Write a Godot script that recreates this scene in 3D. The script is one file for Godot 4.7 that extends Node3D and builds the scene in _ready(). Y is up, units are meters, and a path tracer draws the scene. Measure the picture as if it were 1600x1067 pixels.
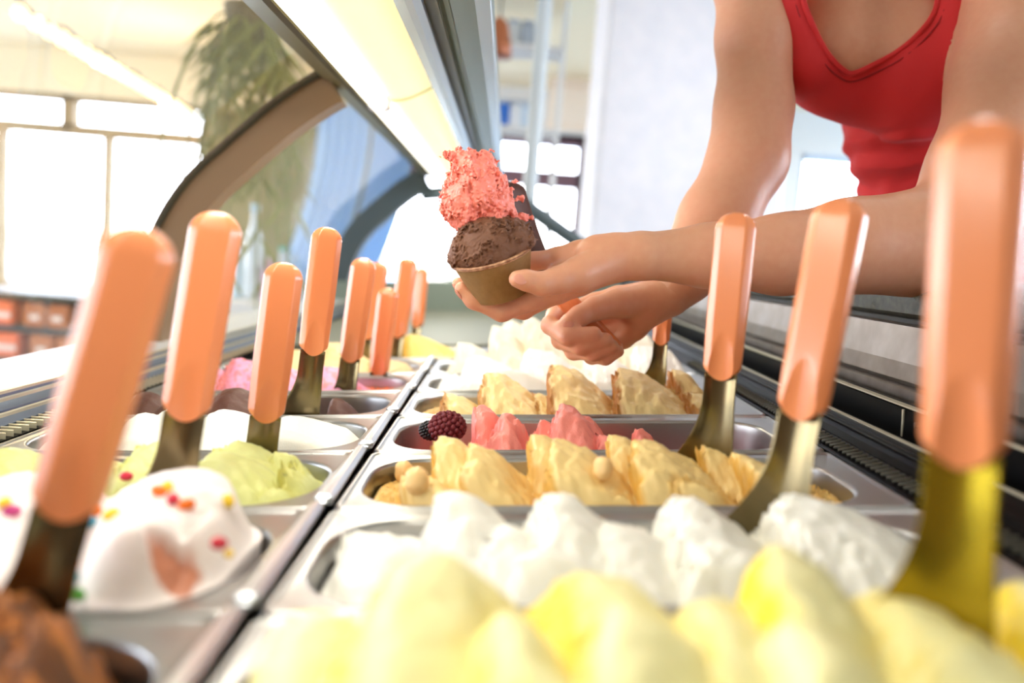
extends Node3D
# A gelateria display case seen from inside, along the pans.  Units: metres.
# Everything of the case is laid out with the deck of the pans level at y = 0 and the lens H above it;
# the deck of a real case slopes, so at the end the case (not the room) is turned by ROLL about the lens.
const FPX := 1244.0
const H := 0.172
const PITCH := -0.10292
const YAW := -0.004
const ROLL := 0.0785
var cam_b: Basis
var cam_p := Vector3(0, H, 0)
var rot: Transform3D
var M := {}
var used := {}

func _ready():
	cam_b = Basis(Vector3.UP, YAW) * Basis(Vector3.RIGHT, PITCH)
	rot = Transform3D(Basis(Vector3.BACK, ROLL), Vector3.ZERO)
	rot.origin = cam_p - rot.basis * cam_p
	# ---- camera
	var cam := Camera3D.new()
	cam.name = "camera"
	cam.transform = Transform3D(cam_b, cam_p)
	cam.fov = 46.43
	cam.near = 0.02
	cam.far = 200.0
	var ca := CameraAttributesPhysical.new()
	ca.frustum_focal_length = 28.0
	ca.frustum_focus_distance = 0.80
	ca.frustum_near = 0.02
	ca.frustum_far = 200.0
	ca.exposure_aperture = 2.5
	cam.attributes = ca
	cam.current = true
	add_child(cam)
	# ---- sky
	var we := WorldEnvironment.new()
	we.name = "world_environment"
	var en := Environment.new()
	en.background_mode = Environment.BG_SKY
	var sm := ProceduralSkyMaterial.new()
	sm.sky_top_color = Color(0.62, 0.78, 1.0)
	sm.sky_horizon_color = Color(1.0, 1.0, 1.0)
	sm.sky_curve = 0.25
	sm.sky_energy_multiplier = 5.0
	sm.ground_horizon_color = Color(0.95, 0.95, 0.92)
	sm.ground_bottom_color = Color(0.75, 0.73, 0.7)
	sm.ground_energy_multiplier = 3.5
	var sk := Sky.new()
	sk.sky_material = sm
	en.sky = sk
	en.tonemap_mode = Environment.TONE_MAPPER_LINEAR
	en.tonemap_exposure = 0.30
	en.sdfgi_enabled = true
	en.ssao_enabled = true
	en.ssil_enabled = true
	we.environment = en
	add_child(we)
	# ---- sun, low behind the windows on the customers' side
	var sun := DirectionalLight3D.new()
	sun.name = "sun"
	sun.light_color = Color(1.0, 0.93, 0.8)
	sun.light_energy = 2.0
	sun.light_angular_distance = 1.0
	sun.shadow_enabled = true
	sun.rotation_degrees = Vector3(-38, -118, 0)
	add_child(sun)
	materials()
	build_room()
	build_case()
	build_pans()
	build_spatulas()
	build_cup()
	build_person()
	for c in get_children():
		if c is Node3D and not c.has_meta("room") and not c is DirectionalLight3D:
			c.transform = rot * c.transform

# ------------------------------------------------------------------ helpers
func at(px: float, py: float, d: float) -> Vector3:      # a point d metres in front of the lens
	return cam_p + cam_b * Vector3((px - 800.0) / FPX * d, (533.5 - py) / FPX * d, -d)
func on(px: float, py: float, y: float) -> Vector3:       # where the line of sight meets the level y
	var v := cam_b * Vector3((px - 800.0) / FPX, (533.5 - py) / FPX, -1.0)
	return cam_p + v * ((y - H) / v.y)
func atz(px: float, py: float, z: float) -> Vector3:      # where it meets the cross plane z
	var v := cam_b * Vector3((px - 800.0) / FPX, (533.5 - py) / FPX, -1.0)
	return cam_p + v * (z / v.z)
func numbered(n: String) -> String:
	if not used.has(n):
		used[n] = 0
		return n
	used[n] += 1
	return "%s_%03d" % [n, used[n]]
func tag(o: Node, label := "", category := "", group := "", kind := ""):
	if label: o.set_meta("label", label)
	if category: o.set_meta("category", category)
	if group: o.set_meta("group", group)
	if kind: o.set_meta("kind", kind)
	return o
func thing(called: String, label: String, category: String, pos := Vector3.ZERO, group := "") -> Node3D:
	var o := Node3D.new()
	o.name = numbered(called)
	o.position = pos
	add_child(o)
	tag(o, label, category, group)
	return o
func mi(called: String, mesh: Mesh, mat: Material, parent: Node3D = null, local := false) -> MeshInstance3D:
	var o := MeshInstance3D.new()
	o.mesh = mesh
	o.material_override = mat
	if parent == null:
		o.name = numbered(called)
		add_child(o)
	else:
		o.name = called
		if not local and parent.get_parent() == self:
			o.position = -parent.position
		parent.add_child(o, true)
	return o
func amesh(v: PackedVector3Array, f: PackedInt32Array, c := PackedColorArray(), uv := PackedVector2Array()) -> ArrayMesh:
	var n := PackedVector3Array()
	n.resize(v.size())
	var g := PackedInt32Array()
	g.resize(f.size())
	for i in range(0, f.size(), 3):
		var a := f[i]
		var b := f[i + 1]
		var d := f[i + 2]
		var k := (v[b] - v[a]).cross(v[d] - v[a])
		n[a] += k
		n[b] += k
		n[d] += k
		g[i] = a
		g[i + 1] = d
		g[i + 2] = b
	for i in n.size():
		n[i] = n[i].normalized() if n[i].length_squared() > 1e-30 else Vector3.UP
	var arr := []
	arr.resize(Mesh.ARRAY_MAX)
	arr[Mesh.ARRAY_VERTEX] = v
	arr[Mesh.ARRAY_NORMAL] = n
	arr[Mesh.ARRAY_INDEX] = g
	if c.size(): arr[Mesh.ARRAY_COLOR] = c
	if uv.size(): arr[Mesh.ARRAY_TEX_UV] = uv
	var m := ArrayMesh.new()
	m.add_surface_from_arrays(Mesh.PRIMITIVE_TRIANGLES, arr)
	return m
func unshare(v: PackedVector3Array, f: PackedInt32Array) -> ArrayMesh:   # flat faces
	var w := PackedVector3Array()
	var g := PackedInt32Array()
	w.resize(f.size())
	g.resize(f.size())
	for i in f.size():
		w[i] = v[f[i]]
		g[i] = i
	return amesh(w, g)
func loft(rings: Array, cap0 := true, cap1 := true, flat := false) -> ArrayMesh:
	var d := loft_data(rings, cap0, cap1)
	return unshare(d[0], d[1]) if flat else amesh(d[0], d[1])
func loft_data(rings: Array, cap0 := true, cap1 := true) -> Array:
	var v := PackedVector3Array()
	var f := PackedInt32Array()
	var n: int = rings[0].size()
	for r in rings: v.append_array(r)
	for i in rings.size() - 1:
		for j in n:
			var k := (j + 1) % n
			f.append_array([i * n + j, i * n + k, (i + 1) * n + k, i * n + j, (i + 1) * n + k, (i + 1) * n + j])
	for e in 2:
		if (cap0 if e == 0 else cap1):
			var o := 0 if e == 0 else (rings.size() - 1) * n
			var mid := Vector3.ZERO
			for j in n: mid += v[o + j] / n
			v.append(mid)
			for j in n:
				var k := (j + 1) % n
				if e == 0: f.append_array([v.size() - 1, o + k, o + j])
				else: f.append_array([v.size() - 1, o + j, o + k])
	return [v, f]
func join(list: Array) -> Array:
	var v := PackedVector3Array()
	var f := PackedInt32Array()
	for d in list:
		var o := v.size()
		v.append_array(d[0])
		for i in d[1]: f.append(o + i)
	return [v, f]
func box_data(c: Vector3, s: Vector3, b := 0.0) -> Array:
	var h := s / 2.0
	b = maxf(minf(b, minf(h.x, minf(h.y, h.z)) * 0.9), 1e-5)
	var rings := []
	for l in [[-h.y, b], [-h.y + b, 0.0], [h.y - b, 0.0], [h.y, b]]:
		var x: float = h.x - l[1]
		var z: float = h.z - l[1]
		var r := PackedVector3Array()
		for q in [[x, z - b], [x - b, z], [-x + b, z], [-x, z - b], [-x, -z + b], [-x + b, -z], [x - b, -z], [x, -z + b]]:
			r.append(c + Vector3(q[0], l[0], q[1]))
		r.reverse()
		rings.append(r)
	return loft_data(rings)
func box(c: Vector3, s: Vector3, b := 0.0) -> ArrayMesh:
	var d := box_data(c, s, b)
	return unshare(d[0], d[1])
func prism(poly: Array, z0: float, z1: float) -> ArrayMesh:      # profile (x, y) drawn along z, flat faces
	var d := prism_data(poly, z0, z1)
	return unshare(d[0], d[1])
func prism_data(poly: Array, z0: float, z1: float) -> Array:
	var p := PackedVector2Array(poly)
	if not Geometry2D.is_polygon_clockwise(p): pass
	else: p.reverse()
	var za := minf(z0, z1)
	var zb := maxf(z0, z1)
	var v := PackedVector3Array()
	var f := PackedInt32Array()
	var n := p.size()
	for q in p: v.append(Vector3(q.x, q.y, za))
	for q in p: v.append(Vector3(q.x, q.y, zb))
	for j in n:
		var k := (j + 1) % n
		f.append_array([j, k, n + k, j, n + k, n + j])
	var t := Geometry2D.triangulate_polygon(p)
	for i in range(0, t.size(), 3):
		var a := p[t[i]]
		var ccw := (p[t[i + 1]] - a).cross(p[t[i + 2]] - a) > 0
		var q := [t[i], t[i + 1], t[i + 2]] if ccw else [t[i], t[i + 2], t[i + 1]]
		f.append_array([n + q[0], n + q[1], n + q[2], q[0], q[2], q[1]])
	return [v, f]
func tube_data(pts: Array, rad, n := 10, squash := 1.0) -> Array:
	var rings := []
	var up := Vector3(0.13, 0.97, 0.21)
	for i in pts.size():
		var t: Vector3 = (pts[mini(i + 1, pts.size() - 1)] - pts[maxi(i - 1, 0)]).normalized()
		var x := up.cross(t).normalized()
		var y := t.cross(x)
		up = y
		var r: float = rad[i] if rad is Array else rad
		var ring := PackedVector3Array()
		for j in n:
			var a := TAU * j / n
			ring.append(pts[i] + (x * cos(a) + y * sin(a) * squash) * r)
		rings.append(ring)
	return loft_data(rings)
func tube(pts: Array, rad, n := 10, squash := 1.0) -> ArrayMesh:
	var d := tube_data(pts, rad, n, squash)
	return amesh(d[0], d[1])
func lathe_data(c: Vector3, b: Basis, prof: Array, n := 32) -> Array:   # prof: (radius, height) upwards
	var rings := []
	for p in prof:
		var ring := PackedVector3Array()
		for j in n:
			var a := -TAU * j / n
			ring.append(c + b * Vector3(cos(a) * p[0], p[1], sin(a) * p[0]))
		rings.append(ring)
	return loft_data(rings)
func lathe(c: Vector3, b: Basis, prof: Array, n := 32) -> ArrayMesh:
	var d := lathe_data(c, b, prof, n)
	return amesh(d[0], d[1])
func ball_data(c: Vector3, b: Basis, nu := 14, nv := 9) -> Array:       # an ellipsoid whose half axes are the columns of b
	var prof := []
	for i in nv + 1:
		var a := PI * (i / float(nv) - 0.5)
		prof.append([maxf(cos(a), 0.001), sin(a)])
	return lathe_data(c, b, prof, nu)
func smoothed(pts: Array, k := 6) -> Array:
	var o := []
	for i in pts.size() - 1:
		var a = pts[maxi(i - 1, 0)]
		var d = pts[mini(i + 2, pts.size() - 1)]
		for j in k: o.append(pts[i].cubic_interpolate(pts[i + 1], a, d, j / float(k)))
	o.append(pts[-1])
	return o
func nz(s: int, freq: float, oct := 3, type := FastNoiseLite.TYPE_SIMPLEX_SMOOTH) -> FastNoiseLite:
	var n := FastNoiseLite.new()
	n.seed = s
	n.frequency = freq
	n.noise_type = type
	n.fractal_octaves = oct
	return n
# ---- smooth union of tapered capsules on a grid, meshed as surface nets.  bone: [a, b, ra, rb]
func blob(bones: Array, cell: float, k: float, change = null, margin := 0.0) -> Array:
	var lo := Vector3.INF
	var hi := -Vector3.INF
	var m := k * 5.0 + margin
	for b in bones:
		var r: float = maxf(b[2], b[3]) + m
		lo = lo.min(b[0].min(b[1]) - Vector3.ONE * r)
		hi = hi.max(b[0].max(b[1]) + Vector3.ONE * r)
	var nx := int((hi.x - lo.x) / cell) + 2
	var ny := int((hi.y - lo.y) / cell) + 2
	var nzz := int((hi.z - lo.z) / cell) + 2
	var s := PackedFloat32Array()
	s.resize(nx * ny * nzz)
	for b in bones:
		var a: Vector3 = b[0]
		var ab: Vector3 = b[1] - a
		var ll := maxf(ab.length_squared(), 1e-12)
		var ra: float = b[2]
		var dr: float = b[3] - ra
		var r: float = maxf(b[2], b[3]) + m
		var p0: Vector3 = (b[0].min(b[1]) - Vector3.ONE * r - lo) / cell
		var p1: Vector3 = (b[0].max(b[1]) + Vector3.ONE * r - lo) / cell
		for z in range(maxi(0, int(p0.z)), mini(nzz, int(p1.z) + 2)):
			for y in range(maxi(0, int(p0.y)), mini(ny, int(p1.y) + 2)):
				var i := (z * ny + y) * nx
				for x in range(maxi(0, int(p0.x)), mini(nx, int(p1.x) + 2)):
					var q := lo + Vector3(x, y, z) * cell - a
					var t := clampf(q.dot(ab) / ll, 0.0, 1.0)
					var d := (q - ab * t).length() - ra - dr * t
					if d < m: s[i + x] += exp(-d / k)
	for z in nzz:
		for y in ny:
			var i := (z * ny + y) * nx
			for x in nx:
				var w := s[i + x]
				if w < 1e-7: s[i + x] = 0.09
				else:
					var d := -k * log(w)
					s[i + x] = change.call(lo + Vector3(x, y, z) * cell, d) if change != null else d
	return nets(s, nx, ny, nzz, lo, cell)
func nets(s: PackedFloat32Array, nx: int, ny: int, nzz: int, lo: Vector3, cell: float) -> Array:
	var v := PackedVector3Array()
	var f := PackedInt32Array()
	var id := PackedInt32Array()
	id.resize(s.size())
	id.fill(-1)
	var sy := nx
	var sz := nx * ny
	var co := [0, 1, sy, sy + 1, sz, sz + 1, sz + sy, sz + sy + 1]
	var ed := [[0, 1], [2, 3], [4, 5], [6, 7], [0, 2], [1, 3], [4, 6], [5, 7], [0, 4], [1, 5], [2, 6], [3, 7]]
	for z in nzz - 1:
		for y in ny - 1:
			var i0 := z * sz + y * sy
			for x in nx - 1:
				var i := i0 + x
				var neg := s[i] < 0.0
				if neg == (s[i + 1] < 0.0) and neg == (s[i + sy] < 0.0) and neg == (s[i + sz] < 0.0) and neg == (s[i + sy + 1] < 0.0) and neg == (s[i + sz + 1] < 0.0) and neg == (s[i + sz + sy] < 0.0) and neg == (s[i + sz + sy + 1] < 0.0):
					continue
				var p := Vector3.ZERO
				var n := 0
				for e in ed:
					var a := s[i + co[e[0]]]
					var b := s[i + co[e[1]]]
					if (a < 0.0) != (b < 0.0):
						var t := a / (a - b)
						var ca: int = e[0]
						var cb: int = e[1]
						p += Vector3(lerpf(ca & 1, cb & 1, t), lerpf((ca >> 1) & 1, (cb >> 1) & 1, t), lerpf(ca >> 2, cb >> 2, t))
						n += 1
				id[i] = v.size()
				v.append(lo + (Vector3(x, y, z) + p / n) * cell)
	for z in range(1, nzz - 1):
		for y in range(1, ny - 1):
			var i0 := z * sz + y * sy
			for x in range(1, nx - 1):
				var i := i0 + x
				var neg := s[i] < 0.0
				if neg != (s[i + 1] < 0.0): quad(f, id[i - sy - sz], id[i - sz], id[i], id[i - sy], not neg)
				if neg != (s[i + sy] < 0.0): quad(f, id[i - 1 - sz], id[i - sz], id[i], id[i - 1], neg)
				if neg != (s[i + sz] < 0.0): quad(f, id[i - 1 - sy], id[i - sy], id[i], id[i - 1], not neg)
	return [v, f]
func quad(f: PackedInt32Array, a: int, b: int, c: int, d: int, turn: bool):
	if a < 0 or b < 0 or c < 0 or d < 0: return
	if turn: f.append_array([a, c, b, a, d, c])
	else: f.append_array([a, b, c, a, c, d])

# ------------------------------------------------------------------ materials
func mat(called: String, c: Color, rough := 0.5, metal := 0.0) -> StandardMaterial3D:
	var m := StandardMaterial3D.new()
	m.resource_name = called
	m.albedo_color = c
	m.roughness = rough
	m.metallic = metal
	M[called] = m
	return m
func noise_tex(s: int, freq: float, a: Color, b: Color, oct := 4, size := 512) -> NoiseTexture2D:
	var t := NoiseTexture2D.new()
	t.width = size
	t.height = size
	t.seamless = true
	t.noise = nz(s, freq, oct)
	var g := Gradient.new()
	g.set_color(0, a)
	g.set_color(1, b)
	t.color_ramp = g
	return t
func tri(m: StandardMaterial3D, sc: float):
	m.uv1_triplanar = true
	m.uv1_scale = Vector3.ONE * sc
func relief(m: StandardMaterial3D, s: int, freq: float, sc: float, cm: float):
	m.heightmap_enabled = true
	m.heightmap_texture = noise_tex(s, freq, Color.BLACK, Color.WHITE, 5)
	m.heightmap_scale = cm
	tri(m, sc)
func materials():
	var m := mat("steel", Color(0.66, 0.66, 0.66), 0.33, 1.0)
	mat("chrome", Color(0.90, 0.92, 0.95), 0.3, 1.0)
	m = mat("blade_steel", Color(0.47, 0.42, 0.31), 0.22, 1.0)
	m = mat("worn_steel", Color(0.52, 0.49, 0.465), 1.0, 0.85)
	m.albedo_texture = noise_tex(11, 0.008, Color(0.84, 0.80, 0.77), Color(1, 1, 1), 4)
	m.roughness_texture = noise_tex(8, 0.006, Color(0.34, 0.34, 0.34), Color(0.46, 0.46, 0.46), 3)
	tri(m, 5.0)
	m = mat("dark_stone", Color(0.34, 0.33, 0.28), 1.0, 0.3)
	m.albedo_texture = noise_tex(12, 0.03, Color(0.4, 0.4, 0.38), Color(1, 1, 1), 5)
	m.roughness_texture = noise_tex(9, 0.01, Color(0.25, 0.25, 0.25), Color(0.42, 0.42, 0.42), 4)
	tri(m, 5.0)
	m = mat("black_rail", Color(0.045, 0.045, 0.05), 0.3)
	m.metallic_specular = 0.15
	mat("black_matt", Color(0.02, 0.02, 0.02), 0.6)
	mat("seal", Color(0.20, 0.17, 0.06), 0.5)
	mat("rail_edge", Color(0.80, 0.78, 0.70), 0.3, 0.6)
	mat("blue_metal", Color(0.42, 0.47, 0.56), 0.35, 0.7)
	mat("ledge_white", Color(0.86, 0.87, 0.88), 0.3)
	mat("arch_beige", Color(0.56, 0.46, 0.35), 0.4, 0.2)
	mat("arch_dark", Color(0.26, 0.31, 0.33), 0.4)
	mat("olive_metal", Color(0.50, 0.49, 0.36), 0.35, 0.5)
	mat("deck_steel", Color(0.46, 0.47, 0.42), 0.55, 0.3)
	mat("vent_grey", Color(0.24, 0.23, 0.19), 0.45, 0.3)
	mat("olive_dark", Color(0.30, 0.29, 0.19), 0.4, 0.3)
	mat("grey_green", Color(0.52, 0.57, 0.53), 0.35, 0.4)
	mat("blue_white", Color(0.82, 0.90, 0.97), 0.25, 0.3)
	m = mat("glass", Color(1, 1, 1, 0.06), 0.02)
	m.transparency = BaseMaterial3D.TRANSPARENCY_ALPHA
	m.cull_mode = BaseMaterial3D.CULL_DISABLED
	m = mat("diffuser", Color(1.0, 0.95, 0.75), 0.4)
	m.emission_enabled = true
	m.emission = Color(1.0, 0.93, 0.66)
	m.emission_energy_multiplier = 3.2
	m = mat("tube_glow", Color(1, 1, 1), 0.4)
	m.emission_enabled = true
	m.emission = Color(1.0, 0.98, 0.9)
	m.emission_energy_multiplier = 8.0
	m = mat("handle", Color(0.91, 0.55, 0.35), 0.24)
	m.clearcoat_enabled = true
	m.clearcoat = 0.4
	m.clearcoat_roughness = 0.15
	m.backlight_enabled = true
	m.backlight = Color(0.12, 0.06, 0.03)
	m = mat("kraft", Color(0.60, 0.46, 0.27), 0.6)
	m.albedo_texture = noise_tex(21, 0.012, Color(0.88, 0.86, 0.80), Color(1, 1, 1), 4)
	tri(m, 20.0)
	m = mat("cup_rim", Color(0.97, 0.80, 0.64), 0.5)
	m.albedo_texture = noise_tex(22, 0.012, Color(0.45, 0.27, 0.17), Color(1, 1, 1), 3)
	tri(m, 25.0)
	m = mat("skin", Color(0.86, 0.625, 0.495), 0.45)
	m.albedo_texture = noise_tex(31, 0.01, Color(0.98, 0.95, 0.94), Color(1, 1, 1), 3)
	m.heightmap_enabled = true
	m.heightmap_texture = noise_tex(32, 0.08, Color.BLACK, Color.WHITE, 4)
	m.heightmap_scale = 0.006
	tri(m, 16.0)
	m.subsurf_scatter_enabled = true
	m.subsurf_scatter_strength = 0.12
	mat("nail", Color(0.84, 0.58, 0.49), 0.25)
	m = mat("red_cloth", Color(0.84, 0.15, 0.16), 0.75)
	m.rim_enabled = true
	m.rim = 0.3
	m.rim_tint = 0.6
	relief(m, 41, 0.2, 60.0, 0.02)
	mat("red_stitch", Color(0.62, 0.07, 0.09), 0.8)
	mat("denim", Color(0.22, 0.28, 0.40), 0.8)
	mat("hair", Color(0.32, 0.2, 0.12), 0.5)
	for g in [["lemon", 0.35, 0.02], ["gel", 0.42, 0.03], ["choc", 0.5, 0.06], ["sorbet", 0.32, 0.03]]:
		m = mat(g[0], Color(1, 1, 1), g[1])
		m.vertex_color_use_as_albedo = true
		relief(m, 51, 0.05, 22.0, g[2])

# ------------------------------------------------------------------ the display case
const Z_NEAR := 0.25
const Z_END := -2.72
func glass_curve(out := 0.0) -> Array:      # the curve of the front glass in the cross plane
	var p := []
	for q in [[-0.612, -0.130], [-0.592, -0.045], [-0.556, 0.048], [-0.506, 0.120], [-0.439, 0.180], [-0.370, 0.236], [-0.318, 0.270], [-0.286, 0.288]]:
		p.append(Vector2(q[0], q[1] + H))
	p = smoothed(p, 6)
	var o := []
	for i in p.size():
		var t: Vector2 = (p[mini(i + 1, p.size() - 1)] - p[maxi(i - 1, 0)]).normalized()
		o.append(p[i] + Vector2(-t.y, t.x) * out)
	return o
func arch(called: String, a: float, b: float, z0: float, z1: float, m: Material, par: Node3D):
	var poly := glass_curve(a)
	var inner := glass_curve(b)
	inner.reverse()
	poly.append_array(inner)
	return mi(called, prism(poly, z0, z1), m, par)
func V2(l: Array) -> Array:
	var o := []
	for q in l: o.append(Vector2(q[0], q[1]))
	return o
func build_case():
	var c := thing("display_case", "long refrigerated ice cream display case with curved front glass around the pans", "display case", Vector3(-0.1, -0.55, -1.2))
	mi("base_cabinet", box(Vector3(-0.12, -0.42, -1.23), Vector3(1.0, 0.56, 3.0), 0.01), M.grey_green, c)
	mi("pan_well", prism(V2([[-0.60, -0.14], [0.34, -0.14], [0.34, -0.02], [0.315, -0.02], [0.315, -0.12], [-0.492, -0.12], [-0.492, -0.02], [-0.60, -0.02]]), Z_NEAR, Z_END), M.black_matt, c)
	# customers' side: air grille, stepped rails, white ledge
	mi("air_grille", prism(V2([[-0.500, -0.02], [-0.482, -0.02], [-0.482, 0.000], [-0.500, 0.004]]), Z_NEAR, Z_END), M.black_rail, c)
	var slat := prism(V2([[-0.0085, -0.004], [0.0085, -0.006], [0.0085, 0.002], [-0.0085, 0.005]]), -0.0022, 0.0022)
	for i in 110:
		var s := mi("grille_slat", slat, M.rail_edge, c, true)
		s.position = Vector3(-0.491, 0.004, -0.45 - 0.0125 * i) - c.position
		s.rotation.y = 0.5
	mi("stepped_rail", prism(V2([[-0.500, -0.02], [-0.500, 0.008], [-0.511, 0.0135], [-0.515, 0.012], [-0.5155, 0.019], [-0.5265, 0.0245], [-0.530, 0.023], [-0.5305, 0.031], [-0.62, 0.031], [-0.62, -0.02]]), Z_NEAR, Z_END), M.blue_metal, c)
	for e in [[-0.512, 0.0150], [-0.528, 0.0262], [-0.5335, 0.0325]]:
		mi("rail_edge_strip", prism(V2([[e[0] + 0.0016, e[1] - 0.004], [e[0] + 0.0016, e[1] + 0.0015], [e[0] - 0.0016, e[1] + 0.0022], [e[0] - 0.0016, e[1] - 0.004]]), Z_NEAR, Z_END), M.rail_edge, c)
	mi("front_ledge", prism(V2([[-0.536, 0.030], [-0.536, 0.0345], [-0.60, 0.0425], [-0.66, 0.0425], [-0.66, 0.025]]), Z_NEAR, Z_END), M.ledge_white, c)
	mi("front_panel", prism(V2([[-0.655, 0.025], [-0.64, 0.025], [-0.62, -0.14], [-0.66, -0.68], [-0.675, -0.68]]), Z_NEAR, Z_END), M.ledge_white, c)
	# curved front glass in two panes with an arch between, and an arch at the far end
	for r in [[Z_NEAR, -1.275], [-1.345, -2.66]]:
		var cur := glass_curve(0.004)
		var v := PackedVector3Array()
		var f := PackedInt32Array()
		for i in cur.size():
			v.append(Vector3(cur[i].x, cur[i].y, r[0]))
			v.append(Vector3(cur[i].x, cur[i].y, r[1]))
			if i: f.append_array([2 * i - 2, 2 * i - 1, 2 * i + 1, 2 * i - 2, 2 * i + 1, 2 * i])
		mi("curved_glass_pane", amesh(v, f), M.glass, c)
	arch("arch_frame", -0.046, 0.001, -1.29, -1.335, M.arch_beige, c)
	arch("arch_seal", 0.001, 0.013, -1.285, -1.34, M.seal, c)
	arch("end_arch_frame", -0.06, 0.012, -2.66, -2.72, M.arch_dark, c)
	mi("end_side_bar", tube([Vector3(-0.29, H + 0.215, -2.69), Vector3(-0.02, H + 0.235, -2.69), Vector3(0.04, H + 0.19, -2.69), Vector3(0.31, H + 0.0, -2.69), Vector3(0.40, H - 0.08, -2.69)], [0.022, 0.022, 0.026, 0.024, 0.022], 12), M.arch_dark, c)
	# the steel bars between the two rows of pans
	for k in range(-1, 6):
		var z0 := -(0.374 + 0.165 * k)
		var b := mi("divider_bar", box(Vector3.ZERO, Vector3(0.0105, 0.008, 0.163), 0.003), M.chrome, c, true)
		b.position = Vector3(-0.1305, 0.0030, z0 - 0.0815) - c.position
		b.rotation.y = 0.02
		var cl := mi("divider_clip", box(Vector3.ZERO, Vector3(0.014, 0.006, 0.010), 0.002), M.chrome, c, true)
		cl.position = Vector3(-0.1292, 0.006, z0 - 0.006) - c.position
	# the far end of the deck
	mi("deck_cover", prism(V2([[-0.48, -0.02], [0.30, -0.02], [0.30, 0.004], [-0.48, 0.004]]), -1.57, Z_END), M.deck_steel, c)
	mi("end_panel", box(Vector3(-0.12, 0.035, -2.66), Vector3(0.98, 0.13, 0.02), 0.003), M.grey_green, c)
	# the servers' side: vent strip, rounded black rail, recess, steel plate
	mi("vent_strip", prism(V2([[0.289, -0.03], [0.312, -0.03], [0.312, 0.004], [0.289, -0.001]]), Z_NEAR, Z_END), M.black_rail, c)
	var vs := prism_data(V2([[-0.0065, 0.0], [0.0065, 0.0035], [0.0065, 0.0065], [-0.0065, 0.003]]), -0.0016, 0.0016)
	var vent := amesh(vs[0], vs[1])
	for i in 110:
		var s := mi("vent_slat", vent, M.vent_grey, c, true)
		s.position = Vector3(0.3005, 0.0005, -0.30 - 0.0092 * i) - c.position
		s.rotation.y = -0.55
	mi("round_rail", prism(V2([[0.312, -0.03], [0.312, -0.004], [0.3135, 0.004], [0.318, 0.009], [0.328, 0.0125], [0.337, 0.0150], [0.341, 0.0152], [0.344, 0.012], [0.346, 0.004], [0.346, -0.03]]), Z_NEAR, Z_END), M.black_rail, c)
	mi("rail_edge_strip", prism(V2([[0.3385, 0.0146], [0.3425, 0.0148], [0.3425, 0.0163], [0.3385, 0.0161]]), Z_NEAR, Z_END), M.rail_edge, c)
	mi("seam_tube", tube([Vector3(0.327, 0.0125, Z_END), Vector3(0.327, 0.0125, -0.565)], 0.0028, 10), M.black_rail, c)
	mi("tube_end_ring", lathe(Vector3(0.327, 0.0128, -0.562), Basis(Vector3.RIGHT, PI / 2), [[0.003, -0.004], [0.0052, -0.004], [0.0052, 0.002], [0.0030, 0.002], [0.0030, -0.003], [0.001, -0.003]], 20), M.chrome, c)
	mi("recess_wall", prism(V2([[0.345, -0.03], [0.345, 0.0], [0.372, 0.004], [0.374, 0.031], [0.382, 0.0345], [0.386, 0.0345], [0.386, -0.03]]), Z_NEAR, Z_END), M.black_rail, c)
	mi("rail_edge_strip", prism(V2([[0.3745, 0.0325], [0.379, 0.0335], [0.379, 0.0350], [0.3745, 0.0342]]), Z_NEAR, Z_END), M.rail_edge, c)
	mi("joint_strip", box(Vector3(0.3725, 0.018, -0.74), Vector3(0.002, 0.026, 0.003), 0.0004), M.rail_edge, c)
	for z in [-0.715, -0.665]:
		mi("screw", lathe(Vector3(0.3722, 0.021, z), Basis(Vector3.BACK, PI / 2), [[0.0005, -0.001], [0.0028, -0.001], [0.0028, 0.001], [0.0018, 0.0016], [0.0004, 0.0016]], 14), M.black_matt, c)
	mi("steel_plate", prism(V2([[0.400, 0.046], [0.3985, 0.050], [0.3995, 0.068], [0.407, 0.104], [0.416, 0.106], [0.44, 0.106], [0.44, 0.046]]), Z_NEAR, Z_END), M.worn_steel, c)
	mi("service_panel", box(Vector3(0.45, -0.3, -1.23), Vector3(0.10, 0.69, 2.96), 0.004), M.worn_steel, c)
	mi("gap_liner", box(Vector3(0.44, 0.106, -1.235), Vector3(0.05, 0.01, 2.95), 0.001), M.black_matt, c)
	var t := thing("service_counter", "dark worn stone counter top along the steel plate, under the resting forearm", "counter", Vector3(0.51, 0.111, -1.2))
	mi("counter_slab", prism(V2([[0.418, 0.111], [0.413, 0.116], [0.413, 0.137], [0.422, 0.1450], [0.60, 0.1450], [0.61, 0.137], [0.61, 0.111]]), Z_NEAR, -2.3), M.dark_stone, t)
	# lamp under the canopy
	var l := thing("canopy_lamp", "long white and yellow lamp under the grey canopy of the display case", "lamp", Vector3(-0.14, H + 0.27, -1.2))
	var y := H + 0.27
	for r in [[0.2, -1.31], [-1.325, -2.68]]:
		var v := PackedVector3Array()
		var f := PackedInt32Array()
		for i in 17:
			var u := i / 16.0
			var p := Vector2(lerpf(-0.247, -0.1215, u), y + 0.006 - 0.022 * sin(PI * u))
			v.append(Vector3(p.x, p.y, r[0]))
			v.append(Vector3(p.x, p.y, r[1]))
			if i: f.append_array([2 * i - 2, 2 * i - 1, 2 * i + 1, 2 * i - 2, 2 * i + 1, 2 * i])
		mi("diffuser", amesh(v, f), M.diffuser, l)
		mi("fluorescent_tube", tube([Vector3(-0.205, y - 0.026, r[0]), Vector3(-0.205, y - 0.026, r[1])], 0.013, 12), M.tube_glow, l)
		mi("tube_socket", box(Vector3(-0.205, y - 0.018, r[1] + 0.012), Vector3(0.034, 0.036, 0.024), 0.004), M.ledge_white, l)
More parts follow.
